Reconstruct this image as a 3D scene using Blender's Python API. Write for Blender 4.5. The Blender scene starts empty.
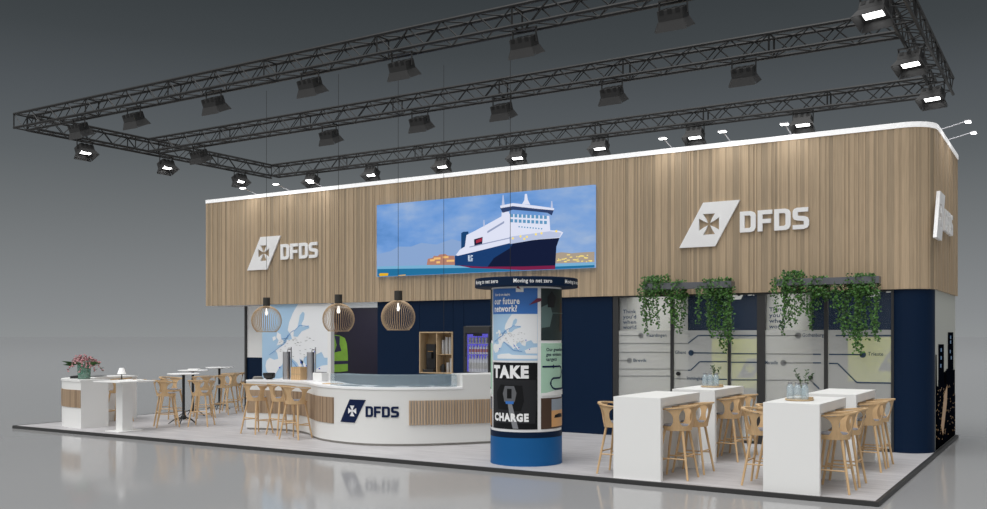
import bpy, bmesh, math, random
from mathutils import Vector, Matrix
from mathutils.geometry import tessellate_polygon
random.seed(7)
SC = bpy.context.scene
COL = SC.collection

# ------------------------------------------------------------------ camera, world, light
F, HY, YAW = 935.08, 335.64, 0.5574
CAM = Vector((1.919, -11.327, 1.89))
cd = bpy.data.cameras.new('camera'); cam = bpy.data.objects.new('camera', cd); COL.objects.link(cam)
cd.sensor_fit = 'HORIZONTAL'; cd.sensor_width = 36; cd.lens = F/987*36
cd.shift_y = (HY-254.5)/987; cd.clip_end = 2000; cd.clip_start = .05
cam.location = CAM; cam.rotation_euler = (math.pi/2, 0, YAW)
SC.camera = cam

def lin(c):
    c /= 255.0
    return c/12.92 if c <= .04045 else ((c+.055)/1.055)**2.4
def rgb(r, g, b): return (lin(r), lin(g), lin(b), 1)

def make_world():
    w = bpy.data.worlds.new('hall'); SC.world = w; w.use_nodes = True
    nt = w.node_tree; nt.nodes.clear()
    N = nt.nodes.new; L = nt.links.new
    out = N('ShaderNodeOutputWorld'); bg = N('ShaderNodeBackground'); L(bg.outputs[0], out.inputs[0])
    tc = N('ShaderNodeTexCoord'); sep = N('ShaderNodeSeparateXYZ'); L(tc.outputs['Generated'], sep.inputs[0])
    ramp = N('ShaderNodeValToRGB'); L(sep.outputs['Z'], ramp.inputs[0])
    stops = [(0.0, rgb(141, 144, 145)), (.022, rgb(135, 138, 140)), (.118, rgb(111, 115, 117)), (.18, rgb(92, 97, 100)), (.235, rgb(80, 85, 89)), (.29, rgb(65, 70, 73)),
             (.34, rgb(56, 61, 64)), (.5, rgb(48, 52, 55)), (.75, (.5, .5, .5, 1)), (1.0, (.9, .9, .9, 1))]  # last two stops brightened as unseen fill from overhead
    cr = ramp.color_ramp
    cr.elements[0].position = stops[0][0]; cr.elements[0].color = stops[0][1]
    cr.elements[1].position = 1.0; cr.elements[1].color = stops[-1][1]
    for p, c in stops[1:-1]:
        e = cr.elements.new(p); e.color = c
    # added front fill: world brightened behind the camera, out of view
    mr = N('ShaderNodeMapRange'); mr.interpolation_type = 'SMOOTHSTEP'
    mr.inputs['From Min'].default_value = .15; mr.inputs['From Max'].default_value = -.8
    mr.inputs['To Min'].default_value = 0; mr.inputs['To Max'].default_value = 1
    L(sep.outputs['Y'], mr.inputs['Value'])
    mix = N('ShaderNodeMix'); mix.data_type = 'RGBA'
    L(mr.outputs[0], mix.inputs[0]); L(ramp.outputs[0], mix.inputs[6]); mix.inputs[7].default_value = (.62, .62, .62, 1)
    L(mix.outputs[2], bg.inputs[0]); bg.inputs[1].default_value = 1.0
make_world()

def sun(name, energy, rot, angle, color=(1, 1, 1)):
    l = bpy.data.lights.new(name, 'SUN'); l.energy = energy; l.angle = math.radians(angle); l.color = color
    o = bpy.data.objects.new(name, l); COL.objects.link(o); o.rotation_euler = [math.radians(a) for a in rot]; return o
sun('hall_light', 2.3, (24, 0, -8), 50)
def area(name, loc, rot, sx, sy, power, color=(1, 1, 1)):
    l = bpy.data.lights.new(name, 'AREA'); l.shape = 'RECTANGLE'; l.size = sx; l.size_y = sy; l.energy = power; l.color = color
    o = bpy.data.objects.new(name, l); COL.objects.link(o); o.location = loc; o.rotation_euler = [math.radians(a) for a in rot]; return o
area('booth_fill', (-4.1, 6.6, 2.85), (0, 0, 0), 1.8, 2.4, 36)  # added fill without a fixture, brightens the booth interiors
area('booth_fill', (-1.4, 6.6, 2.85), (0, 0, 0), 1.8, 2.4, 36)
area('niche_fill', (-13.4, 6.6, 2.85), (0, 0, 0), 3.5, 2.0, 45)  # added fill without a fixture, brightens the recess and its white header
vs = SC.view_settings
vs.view_transform = 'Standard'; vs.look = 'None'; vs.gamma = 1; vs.use_curve_mapping = False; vs.exposure = 0.0

# ------------------------------------------------------------------ materials
def mat(name, col, rough=.5, metal=0, spec=.5, emit=None, estr=1, noise=0, nscale=20, nstretch=(1, 1, 1)):
    m = bpy.data.materials.new(name); m.use_nodes = True; nt = m.node_tree
    b = nt.nodes['Principled BSDF']
    b.inputs['Base Color'].default_value = col; b.inputs['Roughness'].default_value = rough
    b.inputs['Metallic'].default_value = metal; b.inputs['Specular IOR Level'].default_value = spec
    if emit:
        b.inputs['Emission Color'].default_value = emit; b.inputs['Emission Strength'].default_value = estr
    if noise:
        tc = nt.nodes.new('ShaderNodeTexCoord'); mp = nt.nodes.new('ShaderNodeMapping'); mp.inputs['Scale'].default_value = nstretch
        n = nt.nodes.new('ShaderNodeTexNoise'); n.inputs['Scale'].default_value = nscale; n.inputs['Detail'].default_value = 5
        r = nt.nodes.new('ShaderNodeMapRange'); r.inputs['From Min'].default_value = .25; r.inputs['From Max'].default_value = .75
        r.inputs['To Min'].default_value = 1-noise; r.inputs['To Max'].default_value = 1+noise
        mx = nt.nodes.new('ShaderNodeVectorMath'); mx.operation = 'SCALE'
        L = nt.links.new
        L(tc.outputs['Object'], mp.inputs[0]); L(mp.outputs[0], n.inputs[0]); L(n.outputs[0], r.inputs[0])
        mx.inputs[0].default_value = col[:3]; L(r.outputs[0], mx.inputs['Scale']); L(mx.outputs[0], b.inputs['Base Color'])
    return m

def wood_slat_mat(name, cols, tone='tone'):
    m = bpy.data.materials.new(name); m.use_nodes = True; nt = m.node_tree; L = nt.links.new
    b = nt.nodes['Principled BSDF']; b.inputs['Roughness'].default_value = .6; b.inputs['Specular IOR Level'].default_value = .25
    at = nt.nodes.new('ShaderNodeAttribute'); at.attribute_name = tone
    r = nt.nodes.new('ShaderNodeValToRGB'); L(at.outputs['Fac'], r.inputs[0])
    cr = r.color_ramp
    cr.elements[0].color = cols[0]; cr.elements[1].color = cols[-1]
    for i, c in enumerate(cols[1:-1]):
        e = cr.elements.new((i+1)/(len(cols)-1)); e.color = c
    tc = nt.nodes.new('ShaderNodeTexCoord'); mp = nt.nodes.new('ShaderNodeMapping'); mp.inputs['Scale'].default_value = (40, 40, 1.2)
    n = nt.nodes.new('ShaderNodeTexNoise'); n.inputs['Scale'].default_value = 2; n.inputs['Detail'].default_value = 6
    mr = nt.nodes.new('ShaderNodeMapRange'); mr.inputs['From Min'].default_value = .3; mr.inputs['From Max'].default_value = .7
    mr.inputs['To Min'].default_value = .9; mr.inputs['To Max'].default_value = 1.1
    mx = nt.nodes.new('ShaderNodeVectorMath'); mx.operation = 'SCALE'
    L(tc.outputs['Object'], mp.inputs[0]); L(mp.outputs[0], n.inputs[0]); L(n.outputs[0], mr.inputs[0])
    L(r.outputs[0], mx.inputs[0]); L(mr.outputs[0], mx.inputs['Scale']); L(mx.outputs[0], b.inputs['Base Color'])
    return m

def clear_mat(name, tint, fac, rough=.1, gloss=.06):
    """see-through sheet: part of the light passes, part meets a pale film, a little is mirrored"""
    m = bpy.data.materials.new(name); m.use_nodes = True; nt = m.node_tree; nt.nodes.clear(); N = nt.nodes.new; L = nt.links.new
    out = N('ShaderNodeOutputMaterial'); t = N('ShaderNodeBsdfTransparent'); d = N('ShaderNodeBsdfDiffuse'); d.inputs[0].default_value = tint
    g = N('ShaderNodeBsdfGlossy'); g.inputs['Roughness'].default_value = rough
    m1 = N('ShaderNodeMixShader'); m1.inputs[0].default_value = fac; L(t.outputs[0], m1.inputs[1]); L(d.outputs[0], m1.inputs[2])
    m2 = N('ShaderNodeMixShader'); m2.inputs[0].default_value = gloss; L(m1.outputs[0], m2.inputs[1]); L(g.outputs[0], m2.inputs[2])
    L(m2.outputs[0], out.inputs[0]); return m

def emit_mat(name, col, s=1.0):
    m = bpy.data.materials.new(name); m.use_nodes = True; nt = m.node_tree; nt.nodes.clear()
    out = nt.nodes.new('ShaderNodeOutputMaterial'); e = nt.nodes.new('ShaderNodeEmission'); e.inputs[0].default_value = col; e.inputs[1].default_value = s
    nt.links.new(e.outputs[0], out.inputs[0]); return m

def screen_sky_mat():
    m = bpy.data.materials.new('screen_sky'); m.use_nodes = True; nt = m.node_tree; nt.nodes.clear(); N = nt.nodes.new; L = nt.links.new
    out = N('ShaderNodeOutputMaterial'); e = N('ShaderNodeEmission'); L(e.outputs[0], out.inputs[0])
    tc = N('ShaderNodeTexCoord'); mp = N('ShaderNodeMapping'); mp.inputs['Scale'].default_value = (.45, 1, 1.1); L(tc.outputs['Object'], mp.inputs[0])
    n = N('ShaderNodeTexNoise'); n.inputs['Scale'].default_value = 1.6; n.inputs['Detail'].default_value = 7; n.inputs['Roughness'].default_value = .55; L(mp.outputs[0], n.inputs[0])
    r = N('ShaderNodeValToRGB'); L(n.outputs[0], r.inputs[0]); cr = r.color_ramp
    cr.elements[0].position = .3; cr.elements[0].color = rgb(88, 136, 196); cr.elements[1].position = .72; cr.elements[1].color = rgb(160, 182, 214)
    k = cr.elements.new(.45); k.color = rgb(110, 154, 214); k = cr.elements.new(.56); k.color = rgb(130, 165, 215)
    L(r.outputs[0], e.inputs[0]); return m

M = {}
M['white'] = mat('white_lacquer', rgb(239, 239, 237), .45)
M['counterwhite'] = mat('counter_white', rgb(229, 229, 226), .45)
M['trimwhite'] = mat('trim_white', rgb(252, 252, 252), .4)
M['coping'] = mat('coping_white_glow', rgb(252, 252, 252), .4, emit=(1, 1, 1, 1), estr=.28)  # glow added to make the coping whiter; it is no light strip
M['letterwhite'] = mat('letter_white', rgb(243, 243, 243), .5)
M['navy'] = mat('navy_panel', rgb(5, 30, 57), .55, spec=.15)
M['navylogo'] = mat('navy_logo', rgb(8, 28, 66), .5, spec=.2)
M['blue'] = mat('blue_base', rgb(20, 91, 150), .5, spec=.2)
M['black'] = mat('black_metal', rgb(34, 34, 34), .5)
M['truss'] = mat('truss_metal', rgb(36, 36, 36), .5, spec=.3)
M['lampbody'] = mat('lamp_body', rgb(52, 52, 52), .5, spec=.3)
M['flap'] = mat('barn_door_metal', rgb(62, 62, 62), .5, spec=.3)
M['dark'] = mat('dark_slot', rgb(14, 14, 14), .7)
M['frame'] = mat('frame_dark', rgb(48, 48, 48), .5)
M['lens'] = emit_mat('lit_lens', (1, 1, 1, 1), 7)
M['spotlens'] = emit_mat('lit_spot', (1, 1, 1, 1), 14)
M['bulb'] = emit_mat('lit_bulb', (1, .97, .92, 1), 1.6)
M['woodlight'] = mat('bent_oak', rgb(212, 178, 134), .5, noise=.1, nscale=5, nstretch=(6, 6, 1))
M['woodshelf'] = mat('shelf_oak', rgb(190, 165, 130), .55, noise=.1, nscale=6)
M['cushion'] = mat('grey_cushion', rgb(140, 140, 146), .9, noise=.06, nscale=60)
M['slat'] = wood_slat_mat('wood_slats', [rgb(142, 128, 108), rgb(166, 148, 124), rgb(182, 161, 134), rgb(194, 171, 142)])
M['inset'] = wood_slat_mat('wood_inset', [rgb(136, 115, 93), rgb(160, 138, 115), rgb(172, 148, 122)])
M['ribs'] = wood_slat_mat('wood_ribs', [rgb(180, 155, 128), rgb(196, 172, 146)])
M['ribback'] = mat('rib_backing', rgb(168, 164, 158), .6)
M['grey'] = mat('light_grey_wall', rgb(206, 206, 202), .6)
M['metal'] = mat('brushed_steel', rgb(180, 180, 184), .3, metal=.9)
M['tray'] = mat('planter_metal', rgb(105, 107, 112), .35, metal=.4)
M['leafA'] = mat('ivy_leaf', rgb(66, 112, 40), .5, noise=.35, nscale=9)
M['leafB'] = mat('ivy_leaf_dark', rgb(38, 74, 27), .55, noise=.3, nscale=9)
M['stem'] = mat('green_stem', rgb(70, 100, 50), .6)
M['pink'] = mat('pink_petal', rgb(214, 160, 164), .6)
M['mauve'] = mat('mauve_petal', rgb(160, 108, 118), .6)
M['greenglass'] = clear_mat('green_glass', rgb(90, 150, 125), .55, .05, .12)
M['bottleglass'] = clear_mat('bottle_glass', rgb(190, 212, 222), .36, .05, .10)
M['glass'] = clear_mat('window_glass', rgb(110, 116, 120), .10, .02, .0)
M['film'] = clear_mat('frosted_film', rgb(215, 216, 212), .45, .3, .02)
M['caseglass'] = clear_mat('case_glass', rgb(170, 190, 200), .30, .03, .04)
M['line'] = mat('route_line', rgb(36, 62, 88), .5)
M['greyline'] = mat('route_line_grey', rgb(120, 122, 122), .5)
M['yellow'] = mat('banner_yellow', rgb(226, 232, 28), .6)
M['sea'] = mat('map_sea', rgb(172, 205, 232), .5)
M['land'] = mat('map_land', rgb(238, 240, 242), .5)
M['route'] = mat('map_route', rgb(60, 130, 200), .5)
M['pin'] = mat('map_pin', rgb(50, 80, 200), .5)
M['photo'] = mat('photo_dark', rgb(34, 28, 50), .5)
M['vest'] = mat('vest_green', rgb(150, 200, 70), .6, noise=.15, nscale=5)
M['vestdark'] = mat('vest_band', rgb(50, 44, 78), .6)
M['skin'] = mat('skin_dark', rgb(110, 84, 74), .6)
M['bluebox'] = mat('poster_blue', rgb(48, 112, 190), .45)
M['poster_black'] = mat('poster_black', rgb(15, 16, 19), .5, spec=.2)
M['poster_dgrey'] = mat('poster_dark_grey', rgb(38, 39, 42), .5, spec=.2)
M['poster_grey'] = mat('poster_grey', rgb(96, 98, 102), .4)
M['poster_green'] = mat('poster_green', rgb(176, 214, 190), .5)
M['poster_teal'] = mat('poster_teal', rgb(28, 44, 46), .5, noise=.4, nscale=3)
M['poster_mist'] = mat('poster_mist', rgb(92, 116, 114), .6)
M['cable'] = mat('charging_cable', rgb(130, 132, 136), .4)
M['sunset'] = mat('sunset', rgb(222, 168, 110), .5)
M['sunsetsky'] = mat('sunset_sky', rgb(150, 160, 172), .5)
M['brown'] = mat('photo_brown', rgb(74, 52, 38), .6)
M['maroon'] = mat('maroon_arrow', rgb(110, 36, 66), .5)
M['paper'] = mat('paper', rgb(240, 240, 238), .6)
M['fridgeglow'] = mat('fridge_glow', rgb(30, 24, 90), .5, emit=rgb(92, 86, 200), estr=1.0)
M['bottlewhite'] = mat('bottle_white', rgb(226, 228, 236), .4)
M['bottlered'] = mat('bottle_label', rgb(190, 120, 110), .4)
M['cup'] = mat('paper_cup', rgb(206, 206, 206), .6)
M['night'] = mat('night_photo', rgb(8, 9, 13), .9, spec=0)
M['nightsky'] = mat('night_photo_sky', rgb(196, 198, 190), .5, spec=.1)
M['tower'] = mat('night_tower', rgb(10, 14, 22), .9, spec=0, noise=.8, nscale=7, nstretch=(1, 3, 5))
M['cyan'] = mat('tower_light', rgb(60, 130, 190), .3)
M['gold'] = mat('night_gold', rgb(200, 150, 84), .3)
M['soffit'] = mat('soffit_white', rgb(215, 215, 215), .6)
M['bowl'] = mat('black_bowl', rgb(24, 24, 26), .35)
M['shade'] = mat('lamp_shade', rgb(250, 250, 250), .7, emit=(1, 1, 1, 1), estr=.15)
M['pendwood'] = mat('pendant_veneer', rgb(186, 160, 128), .6)
M['pendcap'] = mat('pendant_cap', rgb(50, 48, 44), .5)
M['scr_sky'] = screen_sky_mat()
def scr(n, r, g, b): M['scr_'+n] = emit_mat('screen_'+n, rgb(r, g, b), 1.0)
for n, r, g, b in [('cloud', 138, 166, 208), ('hull', 28, 62, 112), ('hulldark', 22, 30, 58), ('red', 122, 34, 72), ('white', 222, 226, 244), ('white2', 186, 196, 224),
                   ('win', 96, 150, 190), ('bridge', 50, 66, 104), ('funnel', 26, 66, 112), ('city', 178, 128, 112), ('cityglow', 240, 190, 120), ('town', 170, 156, 140),
                   ('sea', 36, 112, 156), ('sealight', 120, 176, 210), ('tug', 226, 176, 40), ('doorred', 160, 50, 70), ('light', 250, 226, 130), ('text', 206, 220, 236), ('deck', 150, 160, 190)]:
    scr(n, r, g, b)

def floor_mat():
    m = bpy.data.materials.new('stand_floor'); m.use_nodes = True; nt = m.node_tree; L = nt.links.new; N = nt.nodes.new
    b = nt.nodes['Principled BSDF']; b.inputs['Roughness'].default_value = .45; b.inputs['Specular IOR Level'].default_value = .35
    tc = N('ShaderNodeTexCoord'); mp = N('ShaderNodeMapping'); mp.inputs['Scale'].default_value = (.5, 4, 1); L(tc.outputs['Object'], mp.inputs[0])
    n = N('ShaderNodeTexNoise'); n.inputs['Scale'].default_value = 2.2; n.inputs['Detail'].default_value = 8; n.inputs['Roughness'].default_value = .65; L(mp.outputs[0], n.inputs[0])
    r = N('ShaderNodeValToRGB'); L(n.outputs[0], r.inputs[0]); cr = r.color_ramp
    cr.elements[0].position = .3; cr.elements[0].color = rgb(170, 168, 170); cr.elements[1].position = .7; cr.elements[1].color = rgb(201, 199, 200)
    br = N('ShaderNodeTexBrick'); br.offset = 0; br.inputs['Scale'].default_value = 1; br.inputs['Mortar Size'].default_value = .004
    br.inputs['Brick Width'].default_value = 1.0; br.inputs['Row Height'].default_value = 1.0
    br.inputs['Color1'].default_value = (1, 1, 1, 1); br.inputs['Color2'].default_value = (.96, .96, .96, 1); br.inputs['Mortar'].default_value = (.85, .85, .85, 1)
    L(tc.outputs['Object'], br.inputs[0])
    mx = N('ShaderNodeMix'); mx.data_type = 'RGBA'; mx.blend_type = 'MULTIPLY'; mx.inputs[0].default_value = 1
    L(r.outputs[0], mx.inputs[6]); L(br.outputs[0], mx.inputs[7]); L(mx.outputs[2], b.inputs['Base Color'])
    return m
M['floor'] = floor_mat()
def hall_mat():
    m = mat('hall_floor', rgb(157, 157, 157), .09)
    b = m.node_tree.nodes['Principled BSDF']; b.inputs['IOR'].default_value = 1.22
    return m
M['hall'] = hall_mat()

# ------------------------------------------------------------------ mesh builder
class MB:
    def __init__(s): s.v = []; s.f = []; s.mi = []; s.tone = []; s.cur = 0; s.t = 0.0; s.sm = []
    def add(s, vs, fs, smooth=False):
        o = len(s.v); s.v += [tuple(v) for v in vs]
        for f in fs: s.f.append(tuple(i+o for i in f)); s.mi.append(s.cur); s.tone.append(s.t); s.sm.append(smooth)
        return s
    def box(s, x0, x1, y0, y1, z0, z1, mtx=None):
        vs = [Vector((x, y, z)) for z in (z0, z1) for y in (y0, y1) for x in (x0, x1)]
        if mtx: vs = [mtx @ v for v in vs]
        return s.add(vs, [(0, 2, 3, 1), (4, 5, 7, 6), (0, 1, 5, 4), (2, 6, 7, 3), (0, 4, 6, 2), (1, 3, 7, 5)])
    def tube(s, pts, r, n=8, cap=True, r1=None):
        pts = [Vector(p) for p in pts]; m = len(pts); rings = []
        up = None
        for i, p in enumerate(pts):
            d = (pts[min(i+1, m-1)]-pts[max(i-1, 0)]).normalized()
            if up is None: up = Vector((0, 0, 1)) if abs(d.z) < .9 else Vector((1, 0, 0))
            a = d.cross(up)
            if a.length < 1e-4: a = d.cross(Vector((0, 1, 0)))
            a.normalize(); b = d.cross(a).normalized(); up = a.cross(d)
            rr = r if r1 is None else r+(r1-r)*i/(m-1)
            rings.append([p+a*math.cos(2*math.pi*k/n)*rr+b*math.sin(2*math.pi*k/n)*rr for k in range(n)])
        vs = [v for R in rings for v in R]; fs = []
        for i in range(m-1):
            for k in range(n): fs.append((i*n+k, i*n+(k+1) % n, (i+1)*n+(k+1) % n, (i+1)*n+k))
        if cap: fs += [tuple(range(n))[::-1], tuple((m-1)*n+k for k in range(n))]
        return s.add(vs, fs, n > 5)
    def lathe(s, prof, c=(0, 0, 0), n=24, close=True):
        vs = []; fs = []
        for r, z in prof:
            for k in range(n):
                a = 2*math.pi*k/n; vs.append((c[0]+r*math.cos(a), c[1]+r*math.sin(a), c[2]+z))
        m = len(prof)
        for i in range(m-1):
            for k in range(n): fs.append((i*n+k, i*n+(k+1) % n, (i+1)*n+(k+1) % n, (i+1)*n+k))
        if close: fs += [tuple(range(n))[::-1], tuple((m-1)*n+k for k in range(n))]
        return s.add(vs, fs, True)
    def plate(s, loops, fn, w0=0, w1=.01, cuts=0):
        """flat outline(s) in (u, v) given thickness w0..w1; fn maps (u, v, w) into the place"""
        bm = bmesh.new()
        L = [[Vector((p[0], p[1], 0)) for p in lp] for lp in loops]
        flat = [p for lp in L for p in lp]
        tr = tessellate_polygon(L)
        vb = [bm.verts.new((p.x, p.y, w0)) for p in flat]; vt = [bm.verts.new((p.x, p.y, w1)) for p in flat]
        for t in tr:
            for vv in (vb, vt):
                try: bm.faces.new([vv[i] for i in t])
                except ValueError: pass
        o = 0
        for lp in L:
            n = len(lp)
            for k in range(n):
                a, b = o+k, o+(k+1) % n
                try: bm.faces.new((vb[a], vb[b], vt[b], vt[a]))
                except ValueError: pass
            o += n
        if cuts:
            bmesh.ops.triangulate(bm, faces=bm.faces[:])
            for _ in range(8):
                es = [e for e in bm.edges if abs(e.verts[0].co.x-e.verts[1].co.x) > cuts]
                if not es: break
                bmesh.ops.subdivide_edges(bm, edges=es, cuts=1)
                bmesh.ops.triangulate(bm, faces=[f for f in bm.faces if len(f.verts) > 3])
        bmesh.ops.recalc_face_normals(bm, faces=bm.faces[:])
        bm.verts.index_update()
        s.add([fn(v.co.x, v.co.y, v.co.z) for v in bm.verts], [tuple(v.index for v in f.verts) for f in bm.faces])
        bm.free(); return s
    def prism(s, poly, z0, z1):
        return s.plate([poly], lambda u, v, w: (u, v, w), z0, z1)
    def build(s, name, mats, parent=None, fix=True, bevel=0, smooth=False, tone=False):
        me = bpy.data.meshes.new(name); me.from_pydata(s.v, [], s.f)
        if not isinstance(mats, (list, tuple)): mats = [mats]
        for m in mats: me.materials.append(m)
        me.polygons.foreach_set('material_index', s.mi)
        if fix:
            bm = bmesh.new(); bm.from_mesh(me); bmesh.ops.recalc_face_normals(bm, faces=bm.faces[:]); bm.to_mesh(me); bm.free()
        if tone:
            a = me.attributes.new('tone', 'FLOAT', 'FACE'); a.data.foreach_set('value', s.tone)
        if any(s.sm) or smooth:
            me.polygons.foreach_set('use_smooth', [True]*len(s.f)); me.set_sharp_from_angle(angle=math.radians(38))
        me.update()
        o = bpy.data.objects.new(name, me); COL.objects.link(o)
        if parent: o.parent = parent
        if bevel:
            b = o.modifiers.new('bevel', 'BEVEL'); b.width = bevel; b.segments = 2; b.limit_method = 'ANGLE'
        return o

def empty(name, loc=(0, 0, 0), rz=0):
    o = bpy.data.objects.new(name, None); COL.objects.link(o); o.location = loc; o.rotation_euler = (0, 0, rz); o.empty_display_size = .1; return o
def tag(o, label, cat, group=None, kind=None):
    o['label'] = label; o['category'] = cat
    if group: o['group'] = group
    if kind: o['kind'] = kind
    return o
def struct(o): o['kind'] = 'structure'; return o
def kids(o): return [c for c in bpy.data.objects if c.parent == o]
def dup(root, loc, rz=0, label=None, group=None):
    r = root.copy(); COL.objects.link(r); r.location = loc; r.rotation_euler = (0, 0, rz)
    if label: r['label'] = label
    if group: r['group'] = group
    for ch in list(kids(root)):
        c = ch.copy(); COL.objects.link(c); c.parent = r
        for g in list(kids(ch)):
            d = g.copy(); COL.objects.link(d); d.parent = c
    return r
ORD = ['first', 'second', 'third', 'fourth', 'fifth', 'sixth', 'seventh', 'eighth', 'ninth', 'tenth', 'eleventh', 'twelfth']

# rays of the photograph met with real planes (to take over outlines of flat prints at their true place)
FW = Vector((-math.sin(YAW), math.cos(YAW), 0)); RT = Vector((math.cos(YAW), math.sin(YAW), 0))
def ray(u, v): d = FW+RT*((u-493.5)/F); d.z = (HY-v)/F; return d
def on_y(u, v, y): d = ray(u, v); return CAM+d*((y-CAM.y)/d.y)
def on_x(u, v, x): d = ray(u, v); return CAM+d*((x-CAM.x)/d.x)
def px(p):
    d = Vector(p)-CAM; Z = d.dot(FW); return 493.5+F*d.dot(RT)/Z
def wall_y(y):  # plane facing -Y; u = X, v = Z
    return lambda u, v, w: (u, y-w, v)
def wall_x(x):  # plane facing +X; u = Y, v = Z
    return lambda u, v, w: (x+w, u, v)

_tc = {}
def text_geo(body, bold=0.0):
    """outline glyph mesh for a word, height of a capital about 0.7 of the size"""
    key = (body, bold)
    if key in _tc: return _tc[key]
    cu = bpy.data.curves.new('t', 'FONT'); cu.body = body; cu.size = 1; cu.extrude = .0; cu.offset = bold; cu.resolution_u = 2; cu.space_character = 1+bold*3
    ob = bpy.data.objects.new('t', cu); COL.objects.link(ob)
    dg = bpy.context.evaluated_depsgraph_get(); dg.update()
    me = bpy.data.meshes.new_from_object(ob.evaluated_get(dg))
    vs = [v.co.copy() for v in me.vertices]; fs = [tuple(p.vertices) for p in me.polygons]
    bpy.data.objects.remove(ob); bpy.data.curves.remove(cu); bpy.data.meshes.remove(me)
    _tc[key] = (vs, fs); return vs, fs
def text(mb, body, fn, u, v, size, width=None, bold=.02, w=.004, align='L'):
    vs, fs = text_geo(body, bold)
    x0 = min(p.x for p in vs); x1 = max(p.x for p in vs)
    sx = size if width is None else width/(x1-x0)
    W = (x1-x0)*sx
    off = {'L': 0, 'C': -W/2, 'R': -W}[align]
    mb.add([fn(u+off+(p.x-x0)*sx, v+p.y*size, w) for p in vs], fs)

# ------------------------------------------------------------------ the wordmark and emblem
LET = {
 'D': [[(0, 0), (.54, 0), (.70, .06), (.78, .2), (.78, .8), (.70, .94), (.54, 1), (0, 1)], [(.23, .2), (.23, .8), (.48, .8), (.54, .74), (.54, .26), (.48, .2)]],
 'F': [[(0, 0), (.23, 0), (.23, .38), (.64, .38), (.64, .58), (.23, .58), (.23, .8), (.7, .8), (.7, 1), (0, 1)]],
 'S': [[(.0, 0), (.52, 0), (.68, .05), (.76, .18), (.76, .4), (.70, .53), (.56, .59), (.24, .63), (.24, .8), (.72, .8), (.72, 1), (.2, 1), (.06, .95), (0, .84), (0, .58), (.06, .46), (.2, .41), (.52, .37), (.52, .2), (.0, .2)]],
}
def cross_loop(cx, cz, h):
    q = [(-.6, 1), (.6, 1), (.3, .52), (.13, .13), (.52, .3), (1, .6)]
    out = []
    for k in range(4):
        a = -k*math.pi/2
        for p in q[1:5]: out.append((cx+h*(p[0]*math.cos(a)-p[1]*math.sin(a)), cz+h*(p[0]*math.sin(a)+p[1]*math.cos(a))))
        out.append((cx+h*(q[5][0]*math.cos(a)-q[5][1]*math.sin(a)), cz+h*(q[5][0]*math.sin(a)+q[5][1]*math.cos(a))))
    return out
def logo(root, fn, k=1.0, u0=0, v0=0, mate=None, matl=None, w=(.0, .05), cuts=0, crossmat=None, letters=True):
    """emblem is a slanted plate .79 high; letters .365 high; u from the emblem's lower left corner"""
    sl = [(0, 0), (.67, 0), (1.115, .79), (.45, .79)]
    T = lambda L: [(u0+k*a, v0+k*b) for a, b in L]
    cr = T(cross_loop(.557, .4, .185))
    mb = MB().plate([T(sl), cr], fn, w[0], w[1], cuts)
    mb.build('emblem', mate, root)
    if crossmat: MB().plate([cr], fn, w[0], w[0]+(w[1]-w[0])*.4, cuts).build('emblem_cross', crossmat, root)
    if letters:
        x = 1.115
        for ch in 'DFDS':
            loops = [[(u0+k*(x+.355*a), v0+k*(.215+.365*b)) for a, b in lp] for lp in LET[ch]]
            MB().plate(loops, fn, w[0], w[1], cuts).build('letter', matl, root)
            x += .355*{'D': .88, 'F': .8, 'S': .8}[ch]

# ================================================================== STRUCTURE
hf = MB().box(-1500, 1500, -1500, 1500, -.3, -.055).build('hall_floor', M['hall']); struct(hf)
fl = MB().box(-16.98, -.03, .03, 8.38, -.05, 0).build('floor', M['floor']); struct(fl)
mb = MB()
for a in ((-17.03, .02, -.02, .03), (-17.03, .02, 8.38, 8.43), (-17.03, -16.98, .03, 8.38), (-.03, .02, .03, 8.38)): mb.box(a[0], a[1], a[2], a[3], -.054, .004)
struct(mb.build('trim_1', M['frame'], bevel=.004))

Y0, HB, HT, XL, YB = 4.9, 2.64, 5.23, -16.76, 8.40
# wood clad fascia: front, rounded corner, right side
def fascia_path():
    pts = [(XL, Y0)]; pts.append((-.47, Y0))
    for i in range(1, 13):
        a = -math.pi/2+i*math.pi/24; pts.append((-.47+.47*math.cos(a), Y0+.47+.47*math.sin(a)))
    pts.append((0, YB)); return pts
def resample(pts, step_fn):
    """points along a polyline at irregular steps with outward normals"""
    P = [Vector((a, b, 0)) for a, b in pts]; out = []; seg = 0; pos = 0.0
    lens = [(P[i+1]-P[i]).length for i in range(len(P)-1)]; tot = sum(lens); s = 0
    while s < tot:
        acc = 0
        for i, l in enumerate(lens):
            if s <= acc+l+1e-9: break
            acc += l
        d = (P[i+1]-P[i]).normalized(); p = P[i]+d*(s-acc); out.append((p, Vector((d.y, -d.x, 0)), s)); s += step_fn()
    d = (P[-1]-P[-2]).normalized(); out.append((P[-1], Vector((d.y, -d.x, 0)), tot)); return out
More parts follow.
